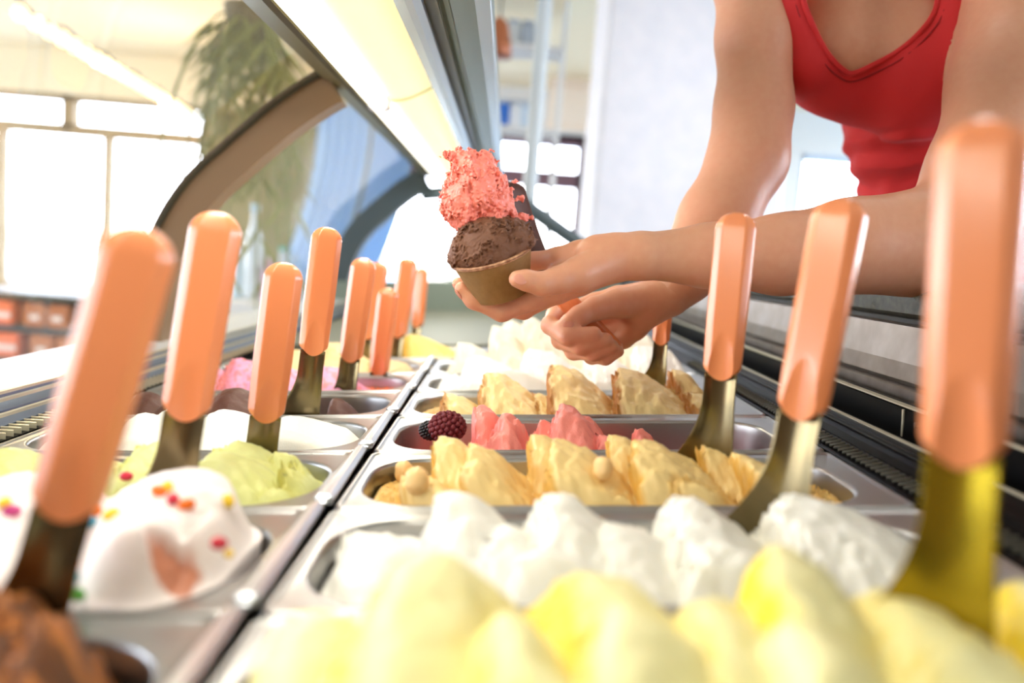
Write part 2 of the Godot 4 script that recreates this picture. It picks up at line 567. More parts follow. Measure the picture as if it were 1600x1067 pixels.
		var a := AreaLight3D.new()
		a.name = "lamp_light"
		a.area_size = Vector2(0.03, absf(r[1] - r[0]) - 0.04)
		a.light_color = Color(1.0, 0.98, 0.93)
		a.light_energy = 1.3
		a.shadow_enabled = true
		a.area_range = 12.0
		a.transform = Transform3D(Basis(Vector3.RIGHT, -PI / 2), Vector3(-0.205, y - 0.042, (r[0] + r[1]) / 2) - l.position)
		l.add_child(a, true)
	mi("glass_holder", prism(V2([[-0.292, y + 0.012], [-0.256, y - 0.002], [-0.252, y + 0.03], [-0.29, y + 0.03]]), Z_NEAR, Z_END), M.olive_metal, l)
	mi("holder_seal", prism(V2([[-0.256, y - 0.003], [-0.247, y - 0.003], [-0.245, y + 0.03], [-0.256, y + 0.03]]), Z_NEAR, Z_END), M.seal, l)
	mi("lamp_rail", prism(V2([[-0.1215, y], [-0.108, y - 0.004], [-0.100, y - 0.004], [-0.092, y], [-0.092, y + 0.03], [-0.1215, y + 0.03]]), Z_NEAR, Z_END), M.blue_white, l)
	mi("rail_groove", prism(V2([[-0.1215, y + 0.001], [-0.113, y - 0.001], [-0.113, y + 0.02], [-0.1215, y + 0.02]]), Z_NEAR, Z_END), M.olive_metal, l)
	mi("canopy_underside", prism(V2([[-0.092, y + 0.01], [-0.074, y + 0.002], [-0.072, y + 0.012], [-0.066, y + 0.012], [-0.062, y], [-0.036, y + 0.004], [-0.036, y + 0.03], [-0.092, y + 0.03]]), Z_NEAR, Z_END), M.grey_green, l)
	mi("canopy_groove", prism(V2([[-0.092, y + 0.008], [-0.0755, y + 0.000], [-0.0755, y + 0.02], [-0.092, y + 0.02]]), Z_NEAR, Z_END), M.olive_dark, l)
	mi("canopy_edge", prism(V2([[-0.036, y + 0.002], [-0.020, y + 0.004], [-0.020, y + 0.034], [-0.036, y + 0.034]]), Z_NEAR, Z_END), M.blue_white, l)
	mi("canopy_top", box(Vector3(-0.155, y + 0.037, -1.235), Vector3(0.275, 0.014, 2.97), 0.002), M.grey_green, l)

# ------------------------------------------------------------------ pans and what is in them
func rr(x0: float, x1: float, z0: float, z1: float, r: float, y: float) -> PackedVector3Array:   # z0 > z1, seen from above anticlockwise
	var o := PackedVector3Array()
	for c in [[x1 - r, z1 + r, 0.0], [x0 + r, z1 + r, 0.25], [x0 + r, z0 - r, 0.5], [x1 - r, z0 - r, 0.75]]:
		for i in 9:
			var a: float = TAU * (c[2] + i / 32.0)
			o.append(Vector3(c[0] + cos(a) * r, y, c[1] - sin(a) * r))
	return o
func pan(label: String, x0: float, x1: float, z0: float, z1: float, ins: Array, rc: float) -> Node3D:
	var t := thing("ice_cream_pan", label, "pan", Vector3((x0 + x1) / 2, -0.11, (z0 + z1) / 2), "steel pans sunk in the display case")
	var a := x0 + float(ins[0])
	var b := x1 - float(ins[1])
	var c := z0 - float(ins[2])
	var d := z1 + float(ins[3])
	var fl := [rr(x0, x1, z0, z1, 0.007, -0.007), rr(x0, x1, z0, z1, 0.007, -0.0015), rr(x0 + 0.001, x1 - 0.001, z0 - 0.001, z1 + 0.001, 0.007, 0.0002), rr(x0 + 0.003, x1 - 0.003, z0 - 0.003, z1 + 0.003, 0.007, 0.0006),
		rr(x0 + 0.0045, x1 - 0.0045, z0 - 0.0045, z1 + 0.0045, 0.006, -0.0002), rr(x0 + 0.0055, x1 - 0.0055, z0 - 0.0055, z1 + 0.0055, 0.006, -0.0012),
		rr(a - 0.003, b + 0.003, c + 0.003, d - 0.003, rc + 0.003, -0.0016), rr(a - 0.001, b + 0.001, c + 0.001, d - 0.001, rc + 0.001, -0.0022), rr(a, b, c, d, rc, -0.0045)]
	mi("flange", loft(fl, false, false), M.steel, t)
	mi("basin", loft([rr(a, b, c, d, rc, -0.0045), rr(a + 0.001, b - 0.001, c - 0.001, d + 0.001, rc, -0.012), rr(a + 0.005, b - 0.005, c - 0.005, d + 0.005, rc - 0.002, -0.085), rr(a + 0.014, b - 0.014, c - 0.014, d + 0.014, rc - 0.006, -0.098)], false, true), M.steel, t)
	return t
# a lobe: peak at a pixel in the cross plane z, feet at pixels left and right
func lobe(px: float, py: float, z: float, pl: float, pr: float, hw: float, stain := 0.0, ang := 0.0, rough := 1.0, round := 0.0) -> Array:
	var p := atz(px, py, -z)
	var k := (z + 0.02) / FPX
	return [p.x, p.z, (px - pl) * k, (pr - px) * k, hw, p.y, cos(ang), sin(ang), stain, rough, round]
var gel := {}
func gel_h(g: Dictionary, x: float, z: float) -> Array:
	var n: FastNoiseLite = g.n
	var wob: float = n.get_noise_2d(x * 30.0, z * 30.0)
	var wx := n.get_noise_2d(x * 55.0 + 31.0, z * 55.0) * 0.0045 * minf(g.rough, 1.0)
	var wz := n.get_noise_2d(x * 55.0, z * 55.0 + 57.0) * 0.0045 * minf(g.rough, 1.0)
	var h: float = g.base + wob * 0.006
	var left := 0.6
	var stain: float = g.floor_stain
	var rough: float = g.rough
	var h2: float = -1.0
	for w in g.lobes:
		var dx: float = x - w[0] + wob * 0.005 + wx
		var dz: float = z - w[1] + wz
		var u: float = dx * w[6] + dz * w[7]
		var v: float = (-dx * w[7] + dz * w[6]) / w[4]
		v *= 1.25 if v < 0.0 else 0.9
		if v > 1.0 or v < -1.0: continue
		var tu: float
		if u < 0.0:
			if u < -w[2]: continue
			tu = 1.0 - pow(-u / w[2], 1.9)
		else:
			if u > w[3]: continue
			tu = 1.0 - pow(u / w[3], 1.35 + w[10])
		var tv: float = 1.0 - pow(absf(v), g.tv)
		var hh: float = g.base + (w[5] - g.base) * tu * tv
		if hh > h:
			h2 = h
			h = hh
			left = (clampf(-u / (w[2] * 0.35), 0.0, 1.0) if u < 0.0 else 0.15 * clampf(u / w[3] * 2.0 - 0.8, 0.0, 1.0))
			stain = w[8] * left + g.stain * 0.12
			rough = w[9] * g.rough
		elif hh > h2: h2 = hh
	var cr: float = (1.0 - smoothstep(0.0, 0.005, h - h2)) * g.crumb
	left = maxf(left, cr)
	stain = maxf(stain, cr * g.stain * 0.8)
	var f: float = n.get_noise_2d(x * 230.0, z * 230.0)
	var ff: float = n.get_noise_2d(x * 620.0 + 3.0, z * 620.0)
	h += (0.0005 + left * 0.0085 * rough) * f + left * rough * 0.0036 * ff - cr * 0.0022 + n.get_noise_2d(x * 70.0 + 7.0, z * 110.0) * 0.0024 * minf(rough, 0.7)
	if g.speck > 0.0: stain = maxf(stain, g.speck * smoothstep(0.14, 0.28, n.get_noise_2d(x * 75.0 + 11.0, z * 75.0)))
	for sp in g.spots:
		var sd: float = Vector2((x - sp[0]) / sp[2], (z - sp[1]) / sp[3]).length() + wob * 0.6
		var sk := 1.0 - smoothstep(0.75, 1.05, sd)
		stain = maxf(stain, sk * sp[4])
		h -= sk * (sp[5] + f * 0.006)
	return [h, clampf(stain + f * 0.5 * g.stain * (0.3 + left), 0.0, 1.0)]
func gelato(called: String, label: String, x0: float, x1: float, z0: float, z1: float, rc: float, lobes: Array, opt: Dictionary) -> Node3D:
	var g := {"base": -0.02, "rough": 1.0, "tv": 1.3, "crumb": 1.0, "stain": 0.0, "floor_stain": 0.0, "lean": 0.3, "mat": "gel", "over": 0.0, "res": 0.0022, "seed": 5, "spots": [], "speck": 0.0, "cut": 1.0, "c0": Color.WHITE, "c1": Color.WHITE}
	g.merge(opt, true)
	g.lobes = lobes
	g.n = nz(g.seed, 1.0, 3)
	for w in lobes:
		w[0] += g.lean * (w[5] - g.base)
		if g.cut < 1.0:
			w[2] *= g.cut
			w[10] += 0.35
	gel[called + str(gel.size())] = g
	var nx := int((x1 - x0) / g.res)
	var nq := int((z0 - z1) / g.res)
	var v := PackedVector3Array()
	var c := PackedColorArray()
	var f := PackedInt32Array()
	var c0: Color = g.c0.srgb_to_linear()
	var c1: Color = g.c1.srgb_to_linear()
	for j in nq + 1:
		for i in nx + 1:
			var x := lerpf(x0, x1, i / float(nx))
			var z := lerpf(z0, z1, j / float(nq))
			# keep inside the rounded corners
			var qx := clampf(x, x0 + rc, x1 - rc)
			var qz := clampf(z, z1 + rc, z0 - rc)
			var e := Vector2(x - qx, z - qz)
			var edge := minf(minf(x - x0, x1 - x), minf(z0 - z, z - z1))
			if e.x != 0.0 and e.y != 0.0:
				if e.length() > rc:
					e = e.normalized() * rc
					x = qx + e.x
					z = qz + e.y
				edge = minf(edge, rc - e.length())
			var q := gel_h(g, x, z)
			var h: float = q[0]
			var lim := smoothstep(0.0, 0.016, edge)
			var low: float = minf(h, -0.016 + g.over)
			h = lerpf(low, h, lim)
			v.append(Vector3(x - g.lean * maxf(h - g.base, 0.0) * lim, h, z))
			c.append(c0.lerp(c1, q[1]))
	for j in nq:
		for i in nx:
			var a := j * (nx + 1) + i
			f.append_array([a, a + 1, a + nx + 2, a, a + nx + 2, a + nx + 1])
	# a skirt down into the pan closes the mass
	var ring := []
	for i in nx + 1: ring.append(i)
	for j in range(1, nq + 1): ring.append(j * (nx + 1) + nx)
	for i in range(nx - 1, -1, -1): ring.append(nq * (nx + 1) + i)
	for j in range(nq - 1, 0, -1): ring.append(j * (nx + 1))
	var o := v.size()
	var mid := Vector3((x0 + x1) / 2, -0.094, (z0 + z1) / 2)
	for i in ring:
		var p := v[i]
		v.append(Vector3(lerpf(p.x, mid.x, 0.06), -0.094, lerpf(p.z, mid.z, 0.1)))
		c.append(c[i])
	for i in ring.size():
		var k := (i + 1) % ring.size()
		f.append_array([ring[i], o + i, o + k, ring[i], o + k, ring[k]])
	var m := amesh(v, f, c)
	var t := mi(called, m, M[g.mat])
	tag(t, label, "ice cream", "ice cream in the steel pans")
	t.set_meta("gel", gel.keys()[-1])
	return t
func hit(g: Dictionary, px: float, py: float, za: float, zb: float) -> Vector3:     # where a line of sight meets an ice cream surface
	var z := za
	while z < zb:
		var p := atz(px, py, -z)
		if p.y < gel_h(g, p.x, p.z)[0]: return p
		z += 0.0007
	return atz(px, py, -zb)
func row(k: int) -> float: return -(0.372 + 0.165 * k)
func S(r: int, g: int, b: int) -> Color: return Color8(r, g, b)
func build_pans():
	var names_r := ["lemon ice cream", "white flaked ice cream", "golden hazelnut ice cream", "coral raspberry sorbet", "caramel streaked ice cream", "plain white ice cream", "cream coloured ice cream"]
	for k in range(-1, 6):
		pan("steel pan of %s on the servers' side, beside the black vent strip" % names_r[k + 1], -0.1232, 0.287, row(k) - 0.0015, row(k + 1) + 0.0015, [0.012, 0.025, 0.014, 0.018], 0.045)
	var names_l := ["chocolate ice cream", "white ice cream with sugar sprinkles", "green pistachio ice cream", "smooth white ice cream", "dark chocolate ice cream", "pink ice cream and red fruit", "yellow and orange ice cream"]
	for k in range(-1, 6):
		pan("steel pan of %s on the glass side of the case" % names_l[k + 1], -0.478, -0.1365, row(k) - 0.0015, row(k + 1) + 0.0015, [0.014, 0.010, 0.014, 0.018], 0.052)
	pan("wide steel pan of yellow ice cream, the last one before the bare deck", -0.40, -0.065, -1.385, -1.56, [0.014, 0.014, 0.014, 0.018], 0.045)
	pan("steel pan of ivory ice cream beside the last one, before the bare deck", -0.055, 0.287, -1.385, -1.56, [0.014, 0.014, 0.014, 0.018], 0.045)
	var xr := [-0.107, 0.261]
	var xl := [-0.463, -0.1475]
	var zz := func(k: int) -> Array: return [row(k) - 0.0165, row(k + 1) + 0.0205]
	var q: Array = zz.call(-1)
	gelato("lemon_ice_cream", "pale lemon ice cream with deep yellow patches, in the pan nearest the lens", xr[0], xr[1], q[0], q[1], 0.044, [
		lobe(650, 866, 0.325, 545, 800, 0.075, 0.6, 0.25, 0.4, 0.8), lobe(925, 900, 0.33, 775, 1075, 0.07, 0.8, -0.1, 0.5, 0.6), lobe(965, 960, 0.275, 880, 1130, 0.055, 0.3, 0.3, 0.4, 0.8),
		lobe(1220, 856, 0.325, 1120, 1350, 0.06, 1.0, 0.2, 0.5, 0.5), lobe(1420, 940, 0.31, 1290, 1570, 0.07, 0.3, 0.0, 0.4, 0.6), lobe(1605, 915, 0.325, 1515, 1720, 0.06, 0.9, 0.1, 0.4, 0.4),
		lobe(470, 968, 0.31, 370, 570, 0.05, 0.1, 0.0, 0.4, 0.8), lobe(800, 975, 0.27, 690, 900, 0.06, 0.5, -0.2, 0.4, 0.8), lobe(1120, 950, 0.30, 1020, 1220, 0.06, 0.4, 0.1, 0.4, 0.8), lobe(1250, 985, 0.27, 1150, 1400, 0.06, 0.1, 0.1, 0.4, 0.8)],
		{"base": 0.004, "rough": 0.5, "stain": 0.8, "mat": "lemon", "lean": 0.15, "c0": S(250, 246, 192), "c1": S(250, 216, 20), "seed": 11, "tv": 2.2, "crumb": 0.3, "res": 0.0025})
	q = zz.call(0)
	gelato("white_flaked_ice_cream", "white ice cream raked into blunt peaks, between the lemon pan and the golden pan", xr[0], xr[1], q[0], q[1], 0.044, [
		lobe(705, 768, 0.475, 640, 785, 0.055, 0.1, 0.2, 0.5, 1.0), lobe(870, 770, 0.465, 785, 960, 0.07, 0.3, 0.15, 0.5, 0.6), lobe(1070, 776, 0.475, 990, 1170, 0.07, 0.2, 0.15, 0.5, 0.5), lobe(1240, 772, 0.47, 1160, 1440, 0.06, 0.3, 0.1, 0.9, 0.3),
		lobe(560, 838, 0.46, 490, 700, 0.06, 0.0, 0.0, 1.6, 0.5), lobe(960, 818, 0.45, 900, 1060, 0.06, 0.2, 0.3, 0.7, 0.5), lobe(790, 822, 0.45, 720, 870, 0.06, 0.0, 0.3, 1.5, 0.5), lobe(1120, 845, 0.42, 1030, 1260, 0.04, 0.2, 0.2, 0.7, 0.5), lobe(850, 858, 0.41, 760, 960, 0.035, 0.1, 0.2, 0.7, 0.6)],
		{"base": -0.012, "rough": 1.0, "stain": 0.2, "c0": S(250, 249, 244), "c1": S(240, 232, 200), "seed": 12, "tv": 1.5, "crumb": 0.5})
	q = zz.call(1)
	var nut_mass := gelato("golden_hazelnut_ice_cream", "golden beige hazelnut ice cream in sharp folded peaks with whole nuts", xr[0], xr[1], q[0], q[1], 0.044, [
		lobe(690, 681, 0.645, 652, 775, 0.035, 0.8, 0.3, 1.0, 0.3), lobe(738, 694, 0.605, 690, 810, 0.055, 0.7, 0.2, 0.6), lobe(838, 680, 0.65, 790, 900, 0.035, 0.7, 0.3, 0.6, 0.5), lobe(868, 686, 0.61, 828, 978, 0.06, 0.8, 0.2, 0.6),
		lobe(960, 680, 0.65, 915, 1020, 0.035, 0.8, 0.3, 0.6, 0.5), lobe(1000, 688, 0.61, 945, 1120, 0.06, 0.8, 0.2, 0.7), lobe(1098, 692, 0.64, 1052, 1160, 0.04, 1.0, 0.1, 1.2, 1.0), lobe(1150, 708, 0.61, 1110, 1235, 0.06, 0.8, -0.2, 0.6), lobe(640, 745, 0.585, 595, 720, 0.04, 0.2, 0.0, 0.5, 1.0), lobe(1050, 745, 0.575, 980, 1130, 0.03, 0.4, 0.1, 0.6, 0.8)],
		{"base": -0.016, "rough": 1.5, "cut": 0.55, "stain": 0.8, "floor_stain": 0.6, "tv": 1.9, "c0": S(246, 218, 152), "c1": S(228, 176, 76), "seed": 13, "res": 0.0016})
	q = zz.call(2)
	gelato("raspberry_sorbet", "half emptied coral pink raspberry sorbet in a few chunks, with dark berries at one end", xr[0], xr[1], q[0], q[1], 0.044, [
		lobe(752, 632, 0.80, 712, 800, 0.035, 0.2, 0.2, 1.0, 0.6), lobe(790, 645, 0.775, 735, 825, 0.045, 0.2, 0.2, 0.6, 0.8), lobe(850, 655, 0.80, 810, 905, 0.04, 0.1, 0.3, 0.8), lobe(882, 630, 0.785, 830, 968, 0.05, 0.1, 0.25, 0.8, 0.0), lobe(1000, 668, 0.77, 955, 1032, 0.03, 0.6, 0.2, 0.6, 0.4), lobe(700, 690, 0.765, 650, 770, 0.03, 0.5, 0.0, 1.5, 0.8), lobe(940, 680, 0.76, 900, 1000, 0.02, 0.5, 0.0, 1.5, 0.8)],
		{"base": -0.042, "rough": 1.0, "cut": 0.8, "tv": 1.8, "stain": 0.5, "floor_stain": 0.7, "lean": 0.15, "mat": "sorbet", "c0": S(250, 150, 138), "c1": S(215, 62, 62), "seed": 14, "res": 0.0019})
	q = zz.call(3)
	gelato("caramel_ice_cream", "pale yellow ice cream peaks with brown caramel streaks, before the plain white pan", xr[0], xr[1], q[0], q[1], 0.044, [
		lobe(700, 616, 0.93, 668, 745, 0.05, 0.7, 0.0, 1.3, 0.8), lobe(765, 582, 0.96, 728, 842, 0.06, 0.6, 0.2, 0.7, 0.3), lobe(868, 570, 0.96, 822, 948, 0.065, 1.0, 0.2, 0.9, 0.2), lobe(968, 575, 0.96, 926, 1068, 0.065, 1.0, 0.2, 0.9, 0.2), lobe(1052, 578, 0.98, 1012, 1100, 0.04, 1.0, 0.0, 1.0, 1.0), lobe(1080, 615, 0.94, 1030, 1130, 0.04, 0.9, 0.0, 1.0, 1.0), lobe(840, 615, 0.96, 800, 880, 0.05, 1.0, 0.2, 1.2)],
		{"base": -0.015, "rough": 1.3, "cut": 0.6, "stain": 0.8, "floor_stain": 0.5, "tv": 1.9, "c0": S(246, 224, 158), "c1": S(186, 122, 50), "seed": 15})
	q = zz.call(4)
	gelato("plain_white_ice_cream", "plain white ice cream in soft mounds, behind the caramel streaked peaks", xr[0], xr[1], q[0], q[1], 0.044, [
		lobe(745, 556, 1.12, 690, 800, 0.06, 0.2, 0.1, 0.3, 0.8), lobe(830, 545, 1.12, 780, 900, 0.06, 0.2, 0.1, 0.3, 0.8), lobe(925, 552, 1.12, 880, 985, 0.06, 0.2, 0.1, 0.3, 0.8), lobe(1000, 540, 1.13, 950, 1070, 0.06, 0.2, 0.1, 0.3, 0.8), lobe(780, 575, 1.07, 730, 850, 0.04, 0.2, 0.1, 0.3, 0.8), lobe(1050, 545, 1.13, 1010, 1090, 0.06, 0.2, 0.1, 0.3, 0.8)],
		{"base": 0.0, "rough": 0.9, "cut": 0.7, "lean": 0.4, "stain": 0.2, "c0": S(250, 250, 246), "c1": S(240, 235, 205), "seed": 16, "tv": 1.35, "crumb": 0.6})
	q = zz.call(5)
	gelato("cream_ice_cream", "cream coloured ice cream with a tall wavy crest, under the two hands", xr[0], xr[1], q[0], q[1], 0.044, [
		lobe(770, 508, 1.29, 735, 815, 0.05, 0.3, 0.1, 0.4, 0.6), lobe(822, 494, 1.30, 785, 872, 0.055, 0.3, 0.1, 0.4, 0.6), lobe(900, 520, 1.29, 850, 960, 0.05, 0.3, 0.1, 0.4, 0.6), lobe(980, 515, 1.29, 930, 1040, 0.05, 0.3, 0.1, 0.4, 0.6), lobe(720, 535, 1.27, 690, 770, 0.04, 0.3, 0.1, 0.4, 0.6)],
		{"base": 0.0, "rough": 0.9, "cut": 0.7, "lean": 0.4, "stain": 0.2, "c0": S(248, 242, 222), "c1": S(238, 220, 180), "seed": 17, "tv": 1.35, "crumb": 0.6})
	gelato("ivory_ice_cream", "ivory ice cream in the far pan beside the yellow one", -0.04, 0.272, -1.40, -1.541, 0.044, [lobe(800, 500, 1.46, 760, 850, 0.05), lobe(880, 505, 1.46, 840, 930, 0.05), lobe(960, 505, 1.47, 900, 1010, 0.05)],
		{"base": -0.005, "rough": 0.4, "c0": S(246, 238, 215), "seed": 18, "tv": 1.6, "crumb": 0.3})
	# the glass side
	q = zz.call(-1)
	gelato("chocolate_ice_cream", "dark brown chocolate ice cream in rough ridges, beside the sprinkled white mound", xl[0], xl[1] - 0.012, q[0], q[1], 0.05, [
		lobe(40, 925, 0.335, -80, 130, 0.05, 0.2, 0.2, 1.0, 0.8), lobe(165, 940, 0.325, 90, 245, 0.05, 0.2, 0.0, 1.2, 1.0), lobe(90, 965, 0.30, 10, 180, 0.05, 0.6, 0.2, 1.2, 0.8), lobe(-60, 930, 0.32, -200, 40, 0.06, 0.5, 0.1, 1.2, 0.8), lobe(190, 985, 0.29, 110, 240, 0.04, 0.4, 0.1, 1.2, 0.8), lobe(60, 1010, 0.27, -20, 140, 0.04, 0.8, 0.1, 1.2, 0.8)],
		{"base": -0.012, "rough": 2.0, "stain": 0.9, "floor_stain": 0.8, "mat": "choc", "lean": 0.1, "speck": 1.0, "c0": S(84, 44, 20), "c1": S(190, 116, 54), "seed": 21, "tv": 1.4, "crumb": 1.0})
	q = zz.call(0)
	var lw := gelato("sprinkled_white_ice_cream", "glossy white and blush ice cream swelling over its pan, dotted with sugar sprinkles", xl[0], xl[1] - 0.004, q[0] + 0.012, q[1], 0.05, [
		lobe(285, 738, 0.475, 120, 402, 0.085, 0.0, -0.25, 0.1, 1.2), lobe(215, 812, 0.405, 125, 300, 0.045, 0.0, 0.0, 0.1, 1.6), lobe(20, 745, 0.47, -120, 150, 0.08, 0.0, 0.1, 0.1, 1.4), lobe(120, 790, 0.46, 40, 210, 0.08, 0.0, 0.1, 0.1, 1.4), lobe(350, 800, 0.43, 270, 410, 0.06, 0.0, 0.0, 0.1, 1.4), lobe(275, 905, 0.392, 215, 340, 0.02, 1.0, 0.0, 0.6, 1.0)],
		{"base": 0.0, "rough": 0.3, "lean": 0.0, "over": 0.016, "stain": 0.15, "spots": [[atz(268, 885, -0.400).x, -0.398, 0.013, 0.010, 1.0, 0.010], [atz(305, 800, -0.43).x, -0.43, 0.008, 0.02, 0.12, 0.001]], "c0": S(250, 240, 238), "c1": S(204, 132, 102), "seed": 22, "tv": 2.4, "crumb": 0.1})
	q = zz.call(1)
	gelato("pistachio_ice_cream", "light green pistachio ice cream in a torn mound with crumbs", xl[0], xl[1], q[0], q[1], 0.05, [
		lobe(372, 690, 0.645, 300, 470, 0.045, 0.3, 0.3, 0.4, 0.6), lobe(335, 706, 0.60, 312, 440, 0.055, 0.7, 0.25, 0.5, 0.5), lobe(440, 705, 0.635, 395, 470, 0.02, 0.3, 0.2, 0.4, 1.0), lobe(235, 692, 0.62, 178, 305, 0.06, 0.3, 0.1, 0.5), lobe(210, 715, 0.59, 175, 270, 0.04, 0.6, 0.2, 0.5), lobe(10, 700, 0.62, -80, 75, 0.06, 0.5, 0.1, 0.6, 1.0), lobe(110, 705, 0.62, 50, 180, 0.06, 0.5, 0.1, 0.6, 1.0), lobe(470, 733, 0.61, 420, 528, 0.05, 0.6, 0.0, 2.2, 0.3), lobe(440, 758, 0.57, 380, 510, 0.03, 0.1, 0.0, 0.4, 0.6)],
		{"base": -0.012, "rough": 1.1, "stain": 0.5, "floor_stain": 0.4, "c0": S(222, 226, 150), "c1": S(190, 182, 66), "seed": 23, "tv": 1.8, "crumb": 0.7, "res": 0.002})
	q = zz.call(2)
	gelato("smooth_white_ice_cream", "smooth white ice cream in broad waves, behind the green pistachio mound", xl[0], xl[1], q[0], q[1], 0.05, [
		lobe(345, 640, 0.80, 295, 420, 0.06, 0.2, 0.1, 0.2, 1.0), lobe(222, 645, 0.78, 190, 290, 0.06, 0.2, 0.2, 0.2, 0.8), lobe(455, 650, 0.80, 400, 572, 0.06, 0.1, 0.2, 0.2, 0.2), lobe(130, 672, 0.77, 75, 200, 0.06, 0.1, 0.0, 0.2, 1.0), lobe(270, 635, 0.80, 235, 330, 0.05, 0.1, 0.2, 0.2, 0.8), lobe(420, 668, 0.75, 350, 520, 0.03, 0.1, 0.1, 0.3, 0.6), lobe(50, 680, 0.78, 0, 120, 0.06, 0.1, 0.0, 0.2, 1.0)],
		{"base": -0.012, "rough": 0.3, "stain": 0.3, "c0": S(250, 250, 240), "c1": S(240, 222, 150), "seed": 24, "tv": 1.7, "crumb": 0.2})
	q = zz.call(3)
	gelato("dark_chocolate_ice_cream", "dark chocolate ice cream in glossy curls, behind the smooth white waves", xl[0], xl[1], q[0], q[1], 0.05, [
		lobe(225, 612, 0.95, 195, 285, 0.06, 0.2, 0.2, 0.3, 1.0), lobe(365, 606, 0.95, 285, 415, 0.06, 0.5, 0.2, 0.3, 1.0), lobe(440, 618, 0.94, 395, 500, 0.05, 0.3, 0.2, 0.3, 1.0), lobe(525, 622, 0.93, 498, 562, 0.04, 0.3, 0.1, 0.5, 1.0), lobe(265, 625, 0.93, 230, 330, 0.05, 0.3, 0.2, 0.3, 1.0)],
		{"base": -0.04, "rough": 0.5, "stain": 0.5, "mat": "choc", "c0": S(84, 44, 28), "c1": S(120, 70, 44), "seed": 25, "tv": 2.0, "crumb": 0.3})
	q = zz.call(4)
	gelato("pink_ice_cream", "bright pink ice cream with orange pieces and red fruit, behind the chocolate curls", xl[0], xl[1], q[0], q[1], 0.05, [
		lobe(375, 560, 1.12, 325, 430, 0.06, 0.5, 0.1, 1.0, 1.0), lobe(445, 575, 1.11, 400, 500, 0.06, 0.3, 0.1, 0.8, 1.0), lobe(510, 572, 1.11, 465, 560, 0.06, 0.2, 0.1, 0.8, 1.0), lobe(330, 575, 1.12, 255, 375, 0.06, 0.3, 0.1, 0.8, 1.0)],
		{"base": -0.02, "rough": 1.0, "stain": 0.8, "floor_stain": 0.9, "speck": 0.6, "c0": S(250, 172, 214), "c1": S(240, 120, 60), "seed": 26})
	q = zz.call(5)
	gelato("orange_ice_cream", "yellow ice cream with orange sauce, behind the pink one", xl[0], xl[1], q[0], q[1], 0.05, [
		lobe(520, 535, 1.28, 470, 580, 0.06, 0.4, 0.1, 0.8, 1.0), lobe(600, 562, 1.27, 560, 660, 0.05, 0.6, 0.1, 0.8, 1.0), lobe(450, 545, 1.28, 390, 500, 0.06, 0.3, 0.1, 0.8, 1.0)],
		{"base": -0.01, "rough": 0.8, "stain": 0.9, "floor_stain": 0.7, "c0": S(248, 226, 170), "c1": S(226, 140, 40), "seed": 27})
	gelato("yellow_ice_cream", "bright yellow ice cream in a small cone, in the wide last pan", -0.386, -0.079, -1.40, -1.541, 0.044, [lobe(645, 522, 1.47, 600, 720, 0.05, 0.8, 0.1, 0.5), lobe(585, 530, 1.47, 540, 640, 0.05, 0.8, 0.1, 0.5)],
		{"base": -0.01, "rough": 0.5, "stain": 0.6, "c0": S(250, 224, 120), "c1": S(240, 176, 20), "seed": 28})
	# sugar sprinkles on the white mound
	var g: Dictionary = gel[lw.get_meta("gel")]
	var cols := {"red": S(206, 30, 60), "orange": S(245, 120, 30), "yellow": S(246, 206, 50), "blue": S(80, 186, 226), "teal": S(60, 180, 186), "green": S(90, 170, 70), "magenta": S(196, 60, 130)}
	var sp := [[198, 748, "red", "lone red sugar sprinkle near the top of the white mound"], [261, 766, "yellow", "yellow sprinkle at the head of the short row on the mound"], [249, 772, "orange", "orange sprinkle touching the yellow one at the head of the row"], [271, 784, "red", "red sprinkle in the middle of the short row"], [292, 793, "orange", "orange sprinkle closing the short row on the mound"],
		[357, 787, "yellow", "lone yellow sprinkle on the blush slope beside the steel bar"], [343, 854, "red", "lone red sprinkle low on the blush slope"], [358, 868, "yellow", "tiny yellow sprinkle under the lone red one"], [174, 808, "yellow", "yellow sprinkle beside the orange spatula handle"], [150, 802, "orange", "orange sprinkle tucked behind the blurred spatula handle"], [141, 821, "blue", "big blue sugar sprinkle beside the blurred spatula handle"],
		[112, 889, "orange", "orange sprinkle beside the dark blade of the spatula"], [113, 911, "teal", "teal sprinkle under the orange one beside the dark blade"], [119, 934, "green", "green sprinkle low beside the dark blade"], [8, 790, "yellow", "yellow sprinkle at the very edge of the view"], [20, 803, "magenta", "long magenta sprinkle at the edge of the view"], [124, 833, "magenta", "small magenta sprinkle under the big blue one"]]
	for i in sp.size():
		var e: Array = sp[i]
		var p := hit(g, e[0], e[1], 0.375, 0.56)
		var r := 0.0034 if i != 7 else 0.0022
		var b := Basis(Vector3(0.3, 1, 0.2).normalized(), i * 1.7) * Basis.from_scale(Vector3(r * 1.45, r, r * 1.05))
		var d := ball_data(Vector3.ZERO, b, 12, 8)
		if not M.has("candy_" + e[2]):
			mat("candy_" + e[2], cols[e[2]], 0.3)
		var t := mi("sugar_sprinkle", amesh(d[0], d[1]), M["candy_" + e[2]])
		t.position = p + Vector3(0, r * 0.55, 0)
		tag(t, e[3], "sprinkle", "sugar sprinkles on the white mound")
	# whole hazelnuts and berries
	var gz: Dictionary = gel[nut_mass.get_meta("gel")]
	mat("nut", Color(0.96, 0.80, 0.55), 0.4)
	var nn := nz(61, 140.0, 2)
